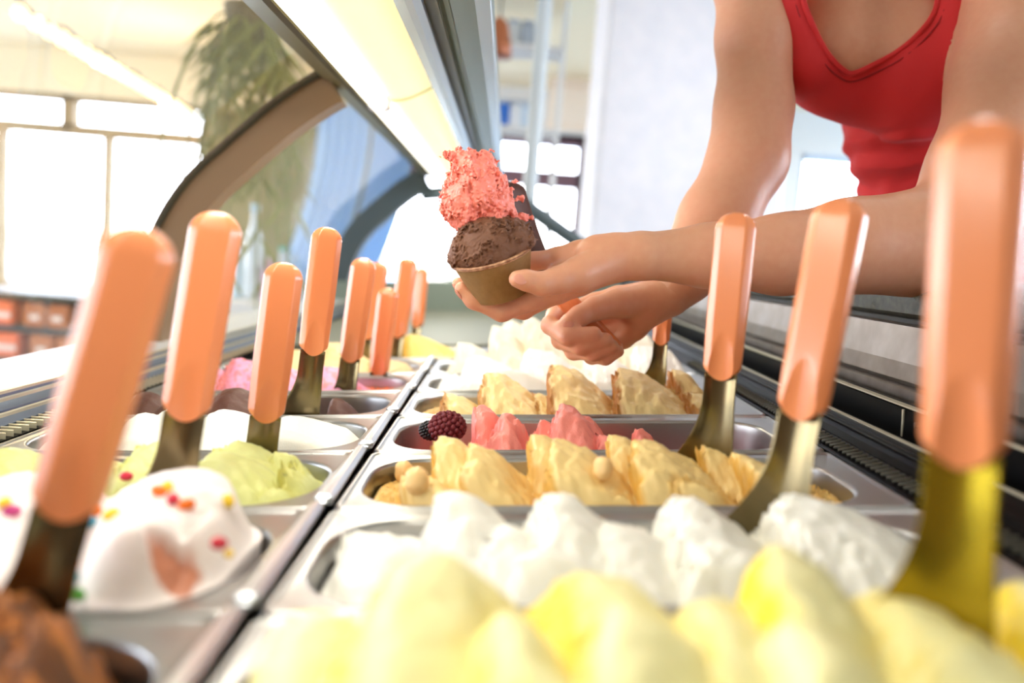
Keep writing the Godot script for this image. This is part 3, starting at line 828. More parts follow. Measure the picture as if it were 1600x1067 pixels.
	for e in [[632, 738, 0.0085, "whole peeled hazelnut nearest the rounded end of the golden pan"], [652, 753, 0.0092, "whole peeled hazelnut, the larger of the two side by side"], [942, 734, 0.0078, "whole hazelnut wedged between two golden peaks"]]:
		var p := hit(gz, e[0], e[1] + 7, 0.54, 0.7) + Vector3(0, 0.006, 0.002)
		var b := blob([[Vector3(0, -0.002, 0), Vector3(0, 0.001, 0), e[2], e[2] * 0.93]], 0.0014, 0.001, func(q, d): return d + nn.get_noise_3dv(q) * 0.0007)
		var t := mi("hazelnut", amesh(b[0], b[1]), M.nut)
		t.position = p
		tag(t, e[3], "hazelnut", "hazelnuts on the golden ice cream")
	mat("raspberry", Color(0.42, 0.08, 0.13), 0.6)
	mat("blackberry", Color(0.07, 0.04, 0.06), 0.35)
	for e in [[699, 667, 0.75, 0.0165, "raspberry", "frosted dark red raspberry lying at the end of the sorbet pan"], [673, 672, 0.76, 0.0105, "blackberry", "small black berry beside the dark red raspberry"]]:
		var p := atz(e[0], e[1], -e[2])
		var parts := [ball_data(Vector3.ZERO, Basis.from_scale(Vector3(1.1, 0.92, 0.95) * e[3] * 0.9), 16, 10)]
		var n := 110
		for i in n:
			var y := 1.0 - 2.0 * (i + 0.5) / n
			var a := i * 2.39996
			var dir := Vector3(sqrt(1 - y * y) * cos(a) * 1.1, y * 0.92, sqrt(1 - y * y) * sin(a) * 0.95)
			parts.append(ball_data(dir * e[3] * 0.9, Basis.from_scale(Vector3.ONE * e[3] * 0.165), 7, 5))
		var d := join(parts)
		var t := mi(e[4], amesh(d[0], d[1]), M[e[4]])
		t.position = p
		tag(t, e[5], "berry", "berries in the sorbet pan")

# ------------------------------------------------------------------ spatulas
const HL := 0.138
func spatula_meshes() -> Array:
	var a := 0.01625
	var b := 0.0086
	var oct := [Vector2(a, -b * 0.42), Vector2(a, b * 0.42), Vector2(a * 0.60, b), Vector2(-a * 0.60, b), Vector2(-a, b * 0.42), Vector2(-a, -b * 0.42), Vector2(-a * 0.60, -b), Vector2(a * 0.60, -b)]
	var sec := []
	for i in 8:
		var p: Vector2 = oct[i]
		var pr: Vector2 = oct[(i + 7) % 8]
		var nx: Vector2 = oct[(i + 1) % 8]
		var back := 0.0021 if i < 2 or i > 3 else 0.0013
		for k in 5:
			var t := k / 4.0
			sec.append((p + (pr - p).normalized() * back).lerp(p, t).lerp(p.lerp(p + (nx - p).normalized() * back, t), t))
		if i == 2:
			for k in range(1, 12): sec.append(p.lerp(nx, k / 12.0) if k > 1 and k < 11 else p.lerp(nx, 0.08 if k == 1 else 0.92))
	var ys := []
	for i in 9: ys.append(0.0075 * (1.0 - cos(PI / 2 * i / 8.0)))
	for i in range(1, 24): ys.append(0.0075 + i * 0.0016)
	ys.append_array([0.055, 0.08, 0.10, HL - 0.0145])
	for i in range(1, 15): ys.append(HL - 0.0145 + 0.0145 * sin(PI / 2 * i / 14.0))
	var rings := []
	for y in ys:
		var sx := 1.0
		var sz := 1.0
		if y > HL - 0.0145:
			var u: float = (y - HL + 0.0145) / 0.0145
			sx = maxf(sqrt(maxf(1.0 - u * u, 0.0)), 0.03)
			sz = maxf(sqrt(maxf(1.0 - pow(u, 2.6), 0.0)), 0.04)
		if y < 0.0075:
			var u: float = 1.0 - y / 0.0075
			sx = 0.80 + 0.2 * sqrt(maxf(1.0 - u * u, 0.0))
			sz = 0.62 + 0.38 * sqrt(maxf(1.0 - u * u, 0.0))
		sx *= 0.93 + 0.07 * smoothstep(0.0, 0.06, y)
		var r := PackedVector3Array()
		for q in sec:
			var p := Vector3(q.x * sx, y, q.y * sz)
			if y < 0.018: p.y += 0.0085 * (1.0 - y / 0.018) * pow(q.x / a, 2.0)
			if p.z > 0.0:
				var yt: float = 0.041 - 0.016 * pow(p.x / (a * 0.5), 2.0)
				if y < yt: p.z = minf(p.z, b - (yt - y) * 0.13 + 0.0002)
			r.append(p)
		r.reverse()
		rings.append(r)
	var handle := loft(rings)
	# the steel: a hollow neck that widens to one side
	rings = []
	for i in 26:
		var s := i / 25.0 * 0.112 - 0.006
		var t := maxf((s - 0.016) / 0.08, 0.0)
		var xl := -0.0130 - 0.046 * pow(t, 1.9) + 0.02 * pow(maxf(t - 0.75, 0.0) / 0.25, 2.0)
		var xr := 0.0130 + 0.004 * t - 0.020 * pow(maxf(t - 0.8, 0.0) / 0.2, 2.0)
		var bow := 0.0035 + 0.0015 * t
		var f := PackedVector3Array()
		var k := PackedVector3Array()
		for j in 15:
			var u := j / 14.0
			var c := (u * 2.0 - 1.0)
			var z := -bow * (1.0 - c * c) + 0.002 - t * t * 0.006
			f.append(Vector3(lerpf(xl, xr, u), -s, z + 0.0006))
			k.append(Vector3(lerpf(xl, xr, u), -s, z - 0.0006))
		k.reverse()
		f.append_array(k)
		rings.append(f)
	return [handle, loft(rings)]
func place_spatula(o: Node3D, top: Vector3, bot: Vector3, yaw: float):
	var y := (top - bot).normalized()
	var z := (cam_p - bot)
	z = (z - y * z.dot(y)).normalized().rotated(y, yaw)
	var s := (top - bot).length() / HL
	o.transform = Transform3D(Basis(y.cross(z), y, z) * s, bot)
func build_spatulas():
	var ms := spatula_meshes()
	var o := thing("ice_cream_spatula", "", "spatula", Vector3.ZERO, "peach handled spatulas standing in the pans")
	mi("handle", ms[0], M.handle, o, true)
	mi("blade", ms[1], M.blade_steel, o, true)
	var list := [
		[228, 356, 96, 812, 0.35, -0.1, "peach handled spatula beside the chocolate ice cream, large, blurred and leaning"],
		[343, 331, 288, 658, 0.545, -0.15, "peach handled spatula planted behind the sprinkled mound, in green pistachio"],
		[446, 410, 414, 661, 0.68, 0.0, "short looking peach spatula between pistachio and white ice cream, its blade sunk to the neck"],
		[513, 355, 488, 556, 0.90, 0.1, "peach spatula with a wide pale blade beside the chocolate curls"],
		[570, 403, 547, 567, 1.08, -0.2, "peach spatula with a dark brown blade in the chocolate pan"],
		[594, 410, 574, 530, 1.36, -0.2, "peach spatula half hidden behind the one with the dark brown blade"],
		[608, 450, 591, 588, 1.2, -0.1, "peach spatula standing in the red fruit, lower than its neighbours"],
		[639, 403, 621, 528, 1.42, -0.25, "tall peach spatula just behind the one in the red fruit, nearer the thinnest one"],
		[660, 419, 652, 512, 1.60, -0.6, "thinnest and farthest peach spatula, standing over the bright yellow cone"],
		[1540, 186, 1502, 732, 0.315, -0.1, "largest peach spatula, blurred, its blade coloured yellow for lemon smear and painted reflection"],
		[1316, 309, 1249, 658, 0.50, -0.35, "peach spatula in the white ice cream beside the vent strip, with a broad flared blade"],
		[1152, 332, 1126, 595, 0.64, -0.15, "peach spatula in the golden hazelnut ice cream, before the forearm"],
		[1042, 420, 1032, 540, 1.02, -0.1, "peach spatula in the caramel ice cream, mostly behind the fist"]]
	for i in list.size():
		var e: Array = list[i]
		var s := o if i == 0 else o.duplicate()
		if i:
			s.name = numbered("ice_cream_spatula")
			add_child(s)
		s.set_meta("label", e[6])
		place_spatula(s, at(e[0], e[1], e[4]), at(e[2], e[3], e[4]), e[5])
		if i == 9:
			s.get_node("blade").material_override = mat("lemon_smear_reflect_steel", Color(0.66, 0.56, 0.14), 0.26, 0.9)  # lemon smear and reflection of the ice cream, both put into the steel colour
			tag(s.get_node("blade"), "steel blade with lemon smear and lemon reflection painted in yellow")
	# the one in the fist, its blade upwards behind the cup
	var h := thing("ice_cream_spatula", "spatula gripped in the fist, its brown smeared blade pressing the pink scoop", "spatula", at(965, 552, 0.908))
	var g := mi("handle", ms[0], M.handle, h, true)
	place_spatula(g, at(968, 556, 0.908), at(862, 446, 0.888), 0.7)
	g.position -= h.position
	g = mi("blade", ms[1], mat("smeared_steel", Color(0.30, 0.17, 0.13), 0.4, 0.3), h, true)
	place_spatula(g, at(905, 560, 0.865), at(848, 425, 0.85), PI - 0.5)
	g.basis = g.basis.orthonormalized().scaled_local(Vector3.ONE * 1.08)
	g.position -= h.position
	tag(g, "dark brown smeared blade")
	# scraps of the pink ice cream stuck to it
	var nn := nz(77, 160.0, 2)
	for e in [[-0.006, 0.088, 0.0042], [0.004, 0.076, 0.0036], [-0.002, 0.060, 0.005], [0.006, 0.056, 0.0034], [-0.008, 0.072, 0.003], [0.009, 0.092, 0.0022]]:
		var b := blob([[Vector3(-e[2], 0, 0), Vector3(e[2], e[2] * 0.7, 0), e[2] * 0.6, e[2] * 0.8]], 0.0008, 0.0006, func(q, d): return d + nn.get_noise_3dv(q + Vector3.ONE * e[1]) * 0.0022)
		var sm := mi("pink_smear", amesh(b[0], b[1]), pink_mat(), g, true)
		sm.position = Vector3(e[0], -e[1], -0.0045)
func pink_mat() -> StandardMaterial3D:
	if not M.has("pink_scoop"):
		var m := mat("pink_scoop", Color(0.98, 0.55, 0.48), 0.35)
	return M.pink_scoop

# ------------------------------------------------------------------ the cup
func build_cup():
	var b0 := at(786, 459, 0.790)
	var t0 := at(768, 396, 0.773)
	var up := (t0 - b0).normalized()
	var x := up.cross(Vector3.BACK).normalized()
	var B := Basis(x, up, x.cross(up))
	var hh := (t0 - b0).length()
	var cup := thing("paper_cup", "small brown paper ice cream cup held in the open palm", "cup", b0)
	mi("cup_wall", lathe(b0, B, [[0.001, 0.001], [0.0265, 0.0], [0.0275, 0.0005], [0.0395, hh - 0.001], [0.0385, hh - 0.001], [0.0265, 0.003], [0.001, 0.003]], 56), M.kraft, cup)
	var rim := []
	for i in 13:
		var a := TAU * i / 12.0
		rim.append([0.0398 + cos(a) * 0.0019, hh + sin(a) * 0.0019])
	mi("rolled_rim", lathe(b0, B, rim, 56), M.cup_rim, cup)
	mi("cup_seam", tube([b0 + B * Vector3(0.0279, 0.001, -0.001).rotated(Vector3.UP, 2.0), b0 + B * Vector3(0.0392, hh - 0.002, -0.001).rotated(Vector3.UP, 2.0)], 0.0005, 6), M.kraft, cup)
	var n := nz(71, 95.0, 4)
	var n2 := nz(72, 330.0, 2)
	var nm := nz(73, 38.0, 2)
	var rough := func(p: Vector3, d: float) -> float:
		if absf(d) > 0.009: return d
		var a := n.get_noise_3dv(p)
		var k := clampf(0.6 + 1.7 * nm.get_noise_3dv(p), 0.12, 1.0)
		return d + a * 0.0050 * k - absf(n.get_noise_3dv(p * 1.7 + Vector3.ONE)) * 0.0085 * k + n2.get_noise_3dv(p) * (0.0004 + 0.0026 * k) + 0.0012
	var ch := blob([[at(768, 400, 0.773), at(768, 392, 0.773), 0.0360, 0.0355], [at(728, 396, 0.762), at(804, 384, 0.764), 0.017, 0.020], [at(795, 372, 0.776), at(783, 380, 0.776), 0.0165, 0.022], [at(748, 374, 0.768), at(752, 384, 0.770), 0.010, 0.018], [at(742, 352, 0.762), at(766, 352, 0.766), 0.0065, 0.006], [at(740, 362, 0.76), at(770, 366, 0.764), 0.006, 0.008],
		[at(790, 347, 0.772), at(818, 366, 0.776), 0.0072, 0.0075], [at(800, 358, 0.768), at(824, 384, 0.772), 0.009, 0.010], [at(772, 366, 0.755), at(818, 384, 0.757), 0.007, 0.006], [at(722, 392, 0.76), at(735, 380, 0.762), 0.008, 0.009]], 0.00105, 0.0022,
		func(p, d):
			var q: Vector3 = B.inverse() * (p - b0)
			var r := Vector2(q.x, q.z).length()
			d = rough.call(p, d)
			if q.y < hh + 0.001: d = maxf(d, r - (0.0372 - (hh - q.y) * 0.3))
			return maxf(d, hh - 0.022 - q.y), 0.006)
	var t := mi("chocolate_scoop", amesh(ch[0], ch[1]), mat("choc_scoop", Color(0.46, 0.29, 0.19), 0.55))
	relief(M.choc_scoop, 75, 0.09, 40.0, 0.05)
	tag(t, "crumbly brown chocolate scoop filling the paper cup", "ice cream")
	var pk := blob([[at(738, 302, 0.772), at(744, 300, 0.772), 0.0265, 0.029], [at(722, 318, 0.768), at(736, 338, 0.770), 0.0185, 0.0165], [at(766, 292, 0.772), at(772, 312, 0.772), 0.018, 0.017], [at(745, 262, 0.772), at(738, 275, 0.772), 0.0135, 0.02], [at(720, 242, 0.770), at(735, 258, 0.770), 0.006, 0.012], [at(694, 241, 0.768), at(716, 246, 0.770), 0.0022, 0.0062],
		[at(776, 326, 0.760), at(781, 345, 0.757), 0.0055, 0.0048], [at(790, 322, 0.770), at(800, 334, 0.772), 0.009, 0.006], [at(757, 244, 0.77), at(762, 256, 0.77), 0.007, 0.009], [at(722, 348, 0.77), at(726, 360, 0.77), 0.010, 0.007], [at(700, 330, 0.768), at(706, 318, 0.768), 0.006, 0.010]], 0.001, 0.0022,
		func(p, d):
			if absf(d) > 0.009: return d
			var st := n.get_noise_3d(p.x * 1.6 + p.y * 0.5, p.y * 0.7 - p.x * 0.4, p.z * 1.3)
			var k := clampf(0.5 + 1.6 * nm.get_noise_3dv(p + Vector3.ONE), 0.15, 1.0)
			return d + st * 0.0060 * k - absf(n.get_noise_3dv(p * 1.8 + Vector3.ONE * 3.0)) * 0.0085 * k + n2.get_noise_3dv(p * 1.1) * (0.0005 + 0.0026 * k) + 0.0016, 0.006)
	t = mi("raspberry_scoop", amesh(pk[0], pk[1]), pink_mat())
	tag(t, "ragged coral pink scoop balanced on the chocolate one, with a curled tip", "ice cream")

# ------------------------------------------------------------------ the person
func chain(out: Array, pts: Array):      # [px, py, depth, radius] joints in a row
	for i in pts.size() - 1:
		var a: Array = pts[i]
		var b: Array = pts[i + 1]
		out.append([at(a[0], a[1], a[2]), at(b[0], b[1], b[2]), a[3], b[3]])
var torso_bones := []
func build_person():
	var feet := Vector3(0.98, -0.95, -1.30)
	var p := thing("person", "person in a red tank top leaning over the counter, holding out the filled cup", "person", feet)
	# trunk, leaning in over the counter
	chain(torso_bones, [[1350, -150, 1.12, 0.105], [1365, -20, 1.11, 0.115], [1415, 60, 1.14, 0.106], [1440, 200, 1.18, 0.092], [1468, 290, 1.25, 0.100], [1560, 400, 1.36, 0.125]])
	chain(torso_bones, [[1307, 98, 1.03, 0.062], [1310, 40, 1.06, 0.06]])
	chain(torso_bones, [[1437, 118, 1.02, 0.075], [1420, 40, 1.06, 0.06]])
	chain(torso_bones, [[1362, 110, 1.05, 0.064], [1370, 120, 1.07, 0.06]])
	chain(torso_bones, [[1210, -150, 1.08, 0.055], [1350, -190, 1.12, 0.07], [1560, -170, 1.05, 0.06]])
	var arms := []
	chain(arms, [[1165, -130, 1.06, 0.056], [1176, -40, 1.03, 0.046], [1179, 60, 1.00, 0.0425], [1177, 170, 0.985, 0.0415], [1168, 250, 0.97, 0.0425], [1120, 345, 0.945, 0.0405], [1075, 420, 0.925, 0.031], [1044, 462, 0.915, 0.0240]])
	chain(arms, [[1640, -150, 1.00, 0.062], [1598, 0, 0.93, 0.056], [1570, 130, 0.885, 0.0535], [1535, 270, 0.845, 0.051], [1490, 372, 0.82, 0.047], [1420, 382, 0.813, 0.0455], [1330, 384, 0.806, 0.0415], [1220, 398, 0.80, 0.0345], [1110, 400, 0.792, 0.0262], [1000, 400, 0.785, 0.0235]])
	arms.append([at(1490, 372, 0.82), at(1500, 405, 0.825), 0.04, 0.026])
	# head and neck, above the picture
	var head := []
	chain(head, [[1375, -190, 1.10, 0.058], [1350, -300, 1.04, 0.052], [1335, -390, 1.00, 0.085], [1325, -440, 0.99, 0.088]])
	chain(head, [[1330, -350, 0.94, 0.05], [1318, -330, 0.925, 0.03]])
	chain(head, [[1322, -390, 0.915, 0.010], [1318, -362, 0.900, 0.013]])
	# hips and legs behind the counter
	var hip := at(1560, 400, 1.36)
	var legs := [[hip, hip + Vector3(0.10, -0.14, 0.02), 0.125, 0.14]]
	for s in [-0.09, 0.09]:
		legs.append([hip + Vector3(0.10, -0.16, s), Vector3(feet.x, -0.42, feet.z + s), 0.09, 0.062])
		legs.append([Vector3(feet.x, -0.42, feet.z + s), Vector3(feet.x + 0.02, -0.86, feet.z + s), 0.06, 0.048])
	var body := torso_bones + arms + head
	var bd := blob(body, 0.0075, 0.011)
	# the hand under the cup: thumb before it, fingers round below and behind
	var h1 := []
	chain(h1, [[1110, 400, 0.792, 0.0262], [1000, 400, 0.785, 0.0235], [965, 402, 0.785, 0.0225], [935, 402, 0.788, 0.0225]])
	chain(h1, [[960, 396, 0.792, 0.019], [905, 402, 0.806, 0.0165], [872, 404, 0.816, 0.0115]])
	chain(h1, [[955, 402, 0.79, 0.020], [900, 424, 0.802, 0.0165], [862, 440, 0.808, 0.0125]])
	chain(h1, [[955, 412, 0.787, 0.019], [905, 436, 0.795, 0.0150], [858, 458, 0.797, 0.0110]])
	chain(h1, [[940, 412, 0.785, 0.019], [905, 434, 0.786, 0.0165], [872, 456, 0.792, 0.012]])
	# thumb
	chain(h1, [[950, 408, 0.777, 0.019], [905, 428, 0.763, 0.0165], [872, 438, 0.752, 0.0125], [846, 444, 0.744, 0.0108], [822, 438, 0.738, 0.0092], [808, 436, 0.735, 0.0078]])
	# index behind the cup
	chain(h1, [[872, 404, 0.816, 0.0112], [835, 408, 0.830, 0.0092], [796, 410, 0.836, 0.0082], [768, 412, 0.834, 0.0072]])
	# middle finger, its tip showing past the cup
	chain(h1, [[862, 440, 0.808, 0.0112], [790, 474, 0.824, 0.0095], [735, 460, 0.822, 0.0082], [717, 443, 0.818, 0.0068]])
	# ring finger, along under the cup
	chain(h1, [[866, 455, 0.797, 0.0118], [784, 485, 0.790, 0.0106], [741, 468, 0.786, 0.0092], [722, 451, 0.783, 0.0074]])
	# little finger tucked behind
	chain(h1, [[872, 458, 0.803, 0.0098], [818, 486, 0.812, 0.0082], [780, 484, 0.818, 0.0072], [762, 474, 0.818, 0.0062]])
	var hd1 := blob(h1, 0.0024, 0.0019)
	# the fist on the spatula
	var h2 := []
	chain(h2, [[1075, 420, 0.925, 0.031], [1044, 462, 0.915, 0.0240], [1020, 472, 0.913, 0.0235], [990, 478, 0.915, 0.0225]])
	chain(h2, [[1015, 465, 0.918, 0.020], [965, 468, 0.932, 0.0155], [930, 474, 0.938, 0.0125]])
	chain(h2, [[1015, 475, 0.916, 0.020], [970, 488, 0.932, 0.0155], [940, 497, 0.938, 0.0125]])
	chain(h2, [[1015, 482, 0.914, 0.019], [985, 505, 0.930, 0.0155], [958, 520, 0.934, 0.0115]])
	chain(h2, [[1012, 486, 0.912, 0.018], [992, 512, 0.920, 0.0140], [975, 530, 0.925, 0.0105]])
	# thumb over the top
	chain(h2, [[1010, 468, 0.905, 0.019], [965, 474, 0.892, 0.0165], [930, 482, 0.880, 0.0130], [905, 494, 0.872, 0.0112], [890, 504, 0.868, 0.0092], [881, 510, 0.866, 0.0078]])
	# four fingers wrapped round the handle
	chain(h2, [[930, 474, 0.938, 0.0118], [868, 492, 0.928, 0.0104], [860, 508, 0.888, 0.0100], [886, 526, 0.860, 0.0094], [928, 521, 0.858, 0.0080]])
	chain(h2, [[940, 497, 0.938, 0.0118], [882, 518, 0.930, 0.0104], [876, 531, 0.892, 0.0099], [906, 541, 0.866, 0.0092], [946, 531, 0.864, 0.0080]])
	chain(h2, [[958, 520, 0.934, 0.0112], [900, 538, 0.928, 0.0098], [896, 549, 0.896, 0.0092], [926, 552, 0.872, 0.0084], [956, 541, 0.870, 0.0074]])
	chain(h2, [[975, 530, 0.925, 0.0102], [928, 551, 0.925, 0.0088], [924, 557, 0.898, 0.0082], [946, 559, 0.880, 0.0076], [966, 549, 0.877, 0.0066]])
	var hd2 := blob(h2, 0.0024, 0.0019)
	var all := join([bd, hd1, hd2])
	var skin := mi("body", amesh(all[0], all[1]), M.skin, p)
	# nails
	for e in [[[806, 438, 0.7275], [820, 436, 0.730], 0.0056, Vector3(0.0, 0.35, 1.0), "thumb_nail"], [[883, 511, 0.8585], [893, 504, 0.8605], 0.0056, Vector3(-0.2, 0.4, 1.0), "thumb_nail"], [[719, 450, 0.7805], [727, 461, 0.785], 0.0048, Vector3(-0.9, 0.1, 0.45), "finger_nail"], [[714, 442, 0.815], [722, 452, 0.818], 0.0046, Vector3(-0.9, 0.1, 0.4), "finger_nail"]]:
		var a := at(e[0][0], e[0][1], e[0][2])
		var b := at(e[1][0], e[1][1], e[1][2])
		var y := (a - b).normalized()
		var o: Vector3 = e[3]
		var z := (o - y * o.dot(y)).normalized()
		var mid := (a + b) / 2
		# set the plate on the skin
		var s := 0.012
		while s > -0.012 and field(h1 + h2, mid + z * s, 0.0019) > 0.0: s -= 0.0004
		var d := ball_data(mid + z * (s - 0.0006), Basis(y.cross(z) * float(e[2]), y * 0.0068, z * 0.0016), 16, 8)
		mi(e[4], amesh(d[0], d[1]), M.nail, p)
	# tank top: the trunk's own surface, a cloth's thickness out, cut at the neckline
	var neck := PackedVector2Array([Vector2(1200, -400), Vector2(1246, -60), Vector2(1255, 0), Vector2(1266, 32), Vector2(1285, 72), Vector2(1303, 97), Vector2(1322, 113), Vector2(1336, 114), Vector2(1365, 101), Vector2(1400, 82), Vector2(1430, 58), Vector2(1455, 28), Vector2(1465, 0), Vector2(1472, -60), Vector2(1560, -400)])
	var inv := cam_b.inverse()
	var folds := nz(81, 9.0, 2)
	var tb := torso_bones.duplicate()
	chain(tb, [[1222, -240, 1.09, 0.05], [1228, -140, 1.05, 0.04], [1232, -70, 1.02, 0.034], [1246, 30, 0.995, 0.033], [1262, 95, 1.0, 0.036]])
	chain(tb, [[1520, -230, 1.07, 0.05], [1512, -140, 1.04, 0.04], [1505, -70, 1.02, 0.034], [1494, 40, 0.99, 0.036], [1480, 110, 0.99, 0.04]])
	var tt := blob(tb, 0.0055, 0.011, func(q, d):
		d -= 0.0045
		var c: Vector3 = inv * (q - cam_p)
		var s := Vector2(800.0 - c.x / c.z * FPX, 533.5 + c.y / c.z * FPX)
		# gathers at the waist and soft drapes above
		var w := smoothstep(185.0, 225.0, s.y)
		d -= w * (0.0045 + 0.0036 * sin(s.y * 0.155 + s.x * 0.022 + folds.get_noise_3dv(q) * 3.0)) + (1.0 - w) * 0.003 * folds.get_noise_3d(q.x * 2.0, q.y * 0.8, q.z)
		if s.y < 125.0 and c.z > -1.14:
			var e := INF
			for i in neck.size() - 1:
				e = minf(e, Geometry2D.get_closest_point_to_segment(s, neck[i], neck[i + 1]).distance_to(s))
			e *= -c.z / FPX
			if not Geometry2D.is_point_in_polygon(s, neck): e = -e
			d = maxf(d, e)
		return d, 0.01)
	var tank := mi("tank_top", amesh(tt[0], tt[1]), M.red_cloth, p)
	tag(tank, "red tank top with a notched neckline")
	for k in 2:
		var pts := []
		var line := smoothed(Array(neck).slice(1, neck.size() - 1), 5)
		for i in line.size():
			var q: Vector2 = line[i]
			if k == 1:
				var t: Vector2 = (line[mini(i + 1, line.size() - 1)] - line[maxi(i - 1, 0)]).normalized()
				q += Vector2(-t.y, t.x) * 13.0
			var s := 0.85
			while s < 1.25 and field(tb, at(q.x, q.y, s), 0.011) > 0.0045: s += 0.0015
			if s < 1.24: pts.append(at(q.x, q.y, s - 0.0005))
		mi("neckline_hem" if k == 0 else "neckline_stitch", tube(pts, 0.0034 if k == 0 else 0.0010, 8), M.red_cloth if k == 0 else M.red_stitch, tank)
	var tr := blob(legs, 0.016, 0.02)
	tag(mi("trousers", amesh(tr[0], tr[1]), M.denim, p), "blue denim trousers")
	var shoes := []
	for s in [-0.09, 0.09]: shoes.append([Vector3(feet.x + 0.03, -0.90, feet.z + s), Vector3(feet.x - 0.14, -0.915, feet.z + s), 0.045, 0.033])
	var sd := blob(shoes, 0.012, 0.006)
	mi("shoes", amesh(sd[0], sd[1]), M.black_matt, p)
	var hh := at(1325, -440, 0.99)
	var hr := blob([[hh + Vector3(0.0, 0.03, -0.03), hh + Vector3(0.02, -0.02, -0.05), 0.095, 0.085], [hh + Vector3(0.0, 0.07, -0.03), hh + Vector3(0.0, 0.05, 0.0), 0.07, 0.065], [hh + Vector3(0.03, -0.02, -0.10), hh + Vector3(0.07, -0.03, -0.17), 0.045, 0.03]], 0.01, 0.01)
	mi("hair", amesh(hr[0], hr[1]), M.hair, p)
func field(bones: Array, q: Vector3, k: float) -> float:
	var s := 0.0
	for b in bones:
		var ab: Vector3 = b[1] - b[0]
		var t := clampf((q - b[0]).dot(ab) / maxf(ab.length_squared(), 1e-12), 0.0, 1.0)
		var d: float = (q - b[0] - ab * t).length() - b[2] - (b[3] - b[2]) * t
		if d < k * 12: s += exp(-d / k)
	return -k * log(s) if s > 1e-9 else 0.1

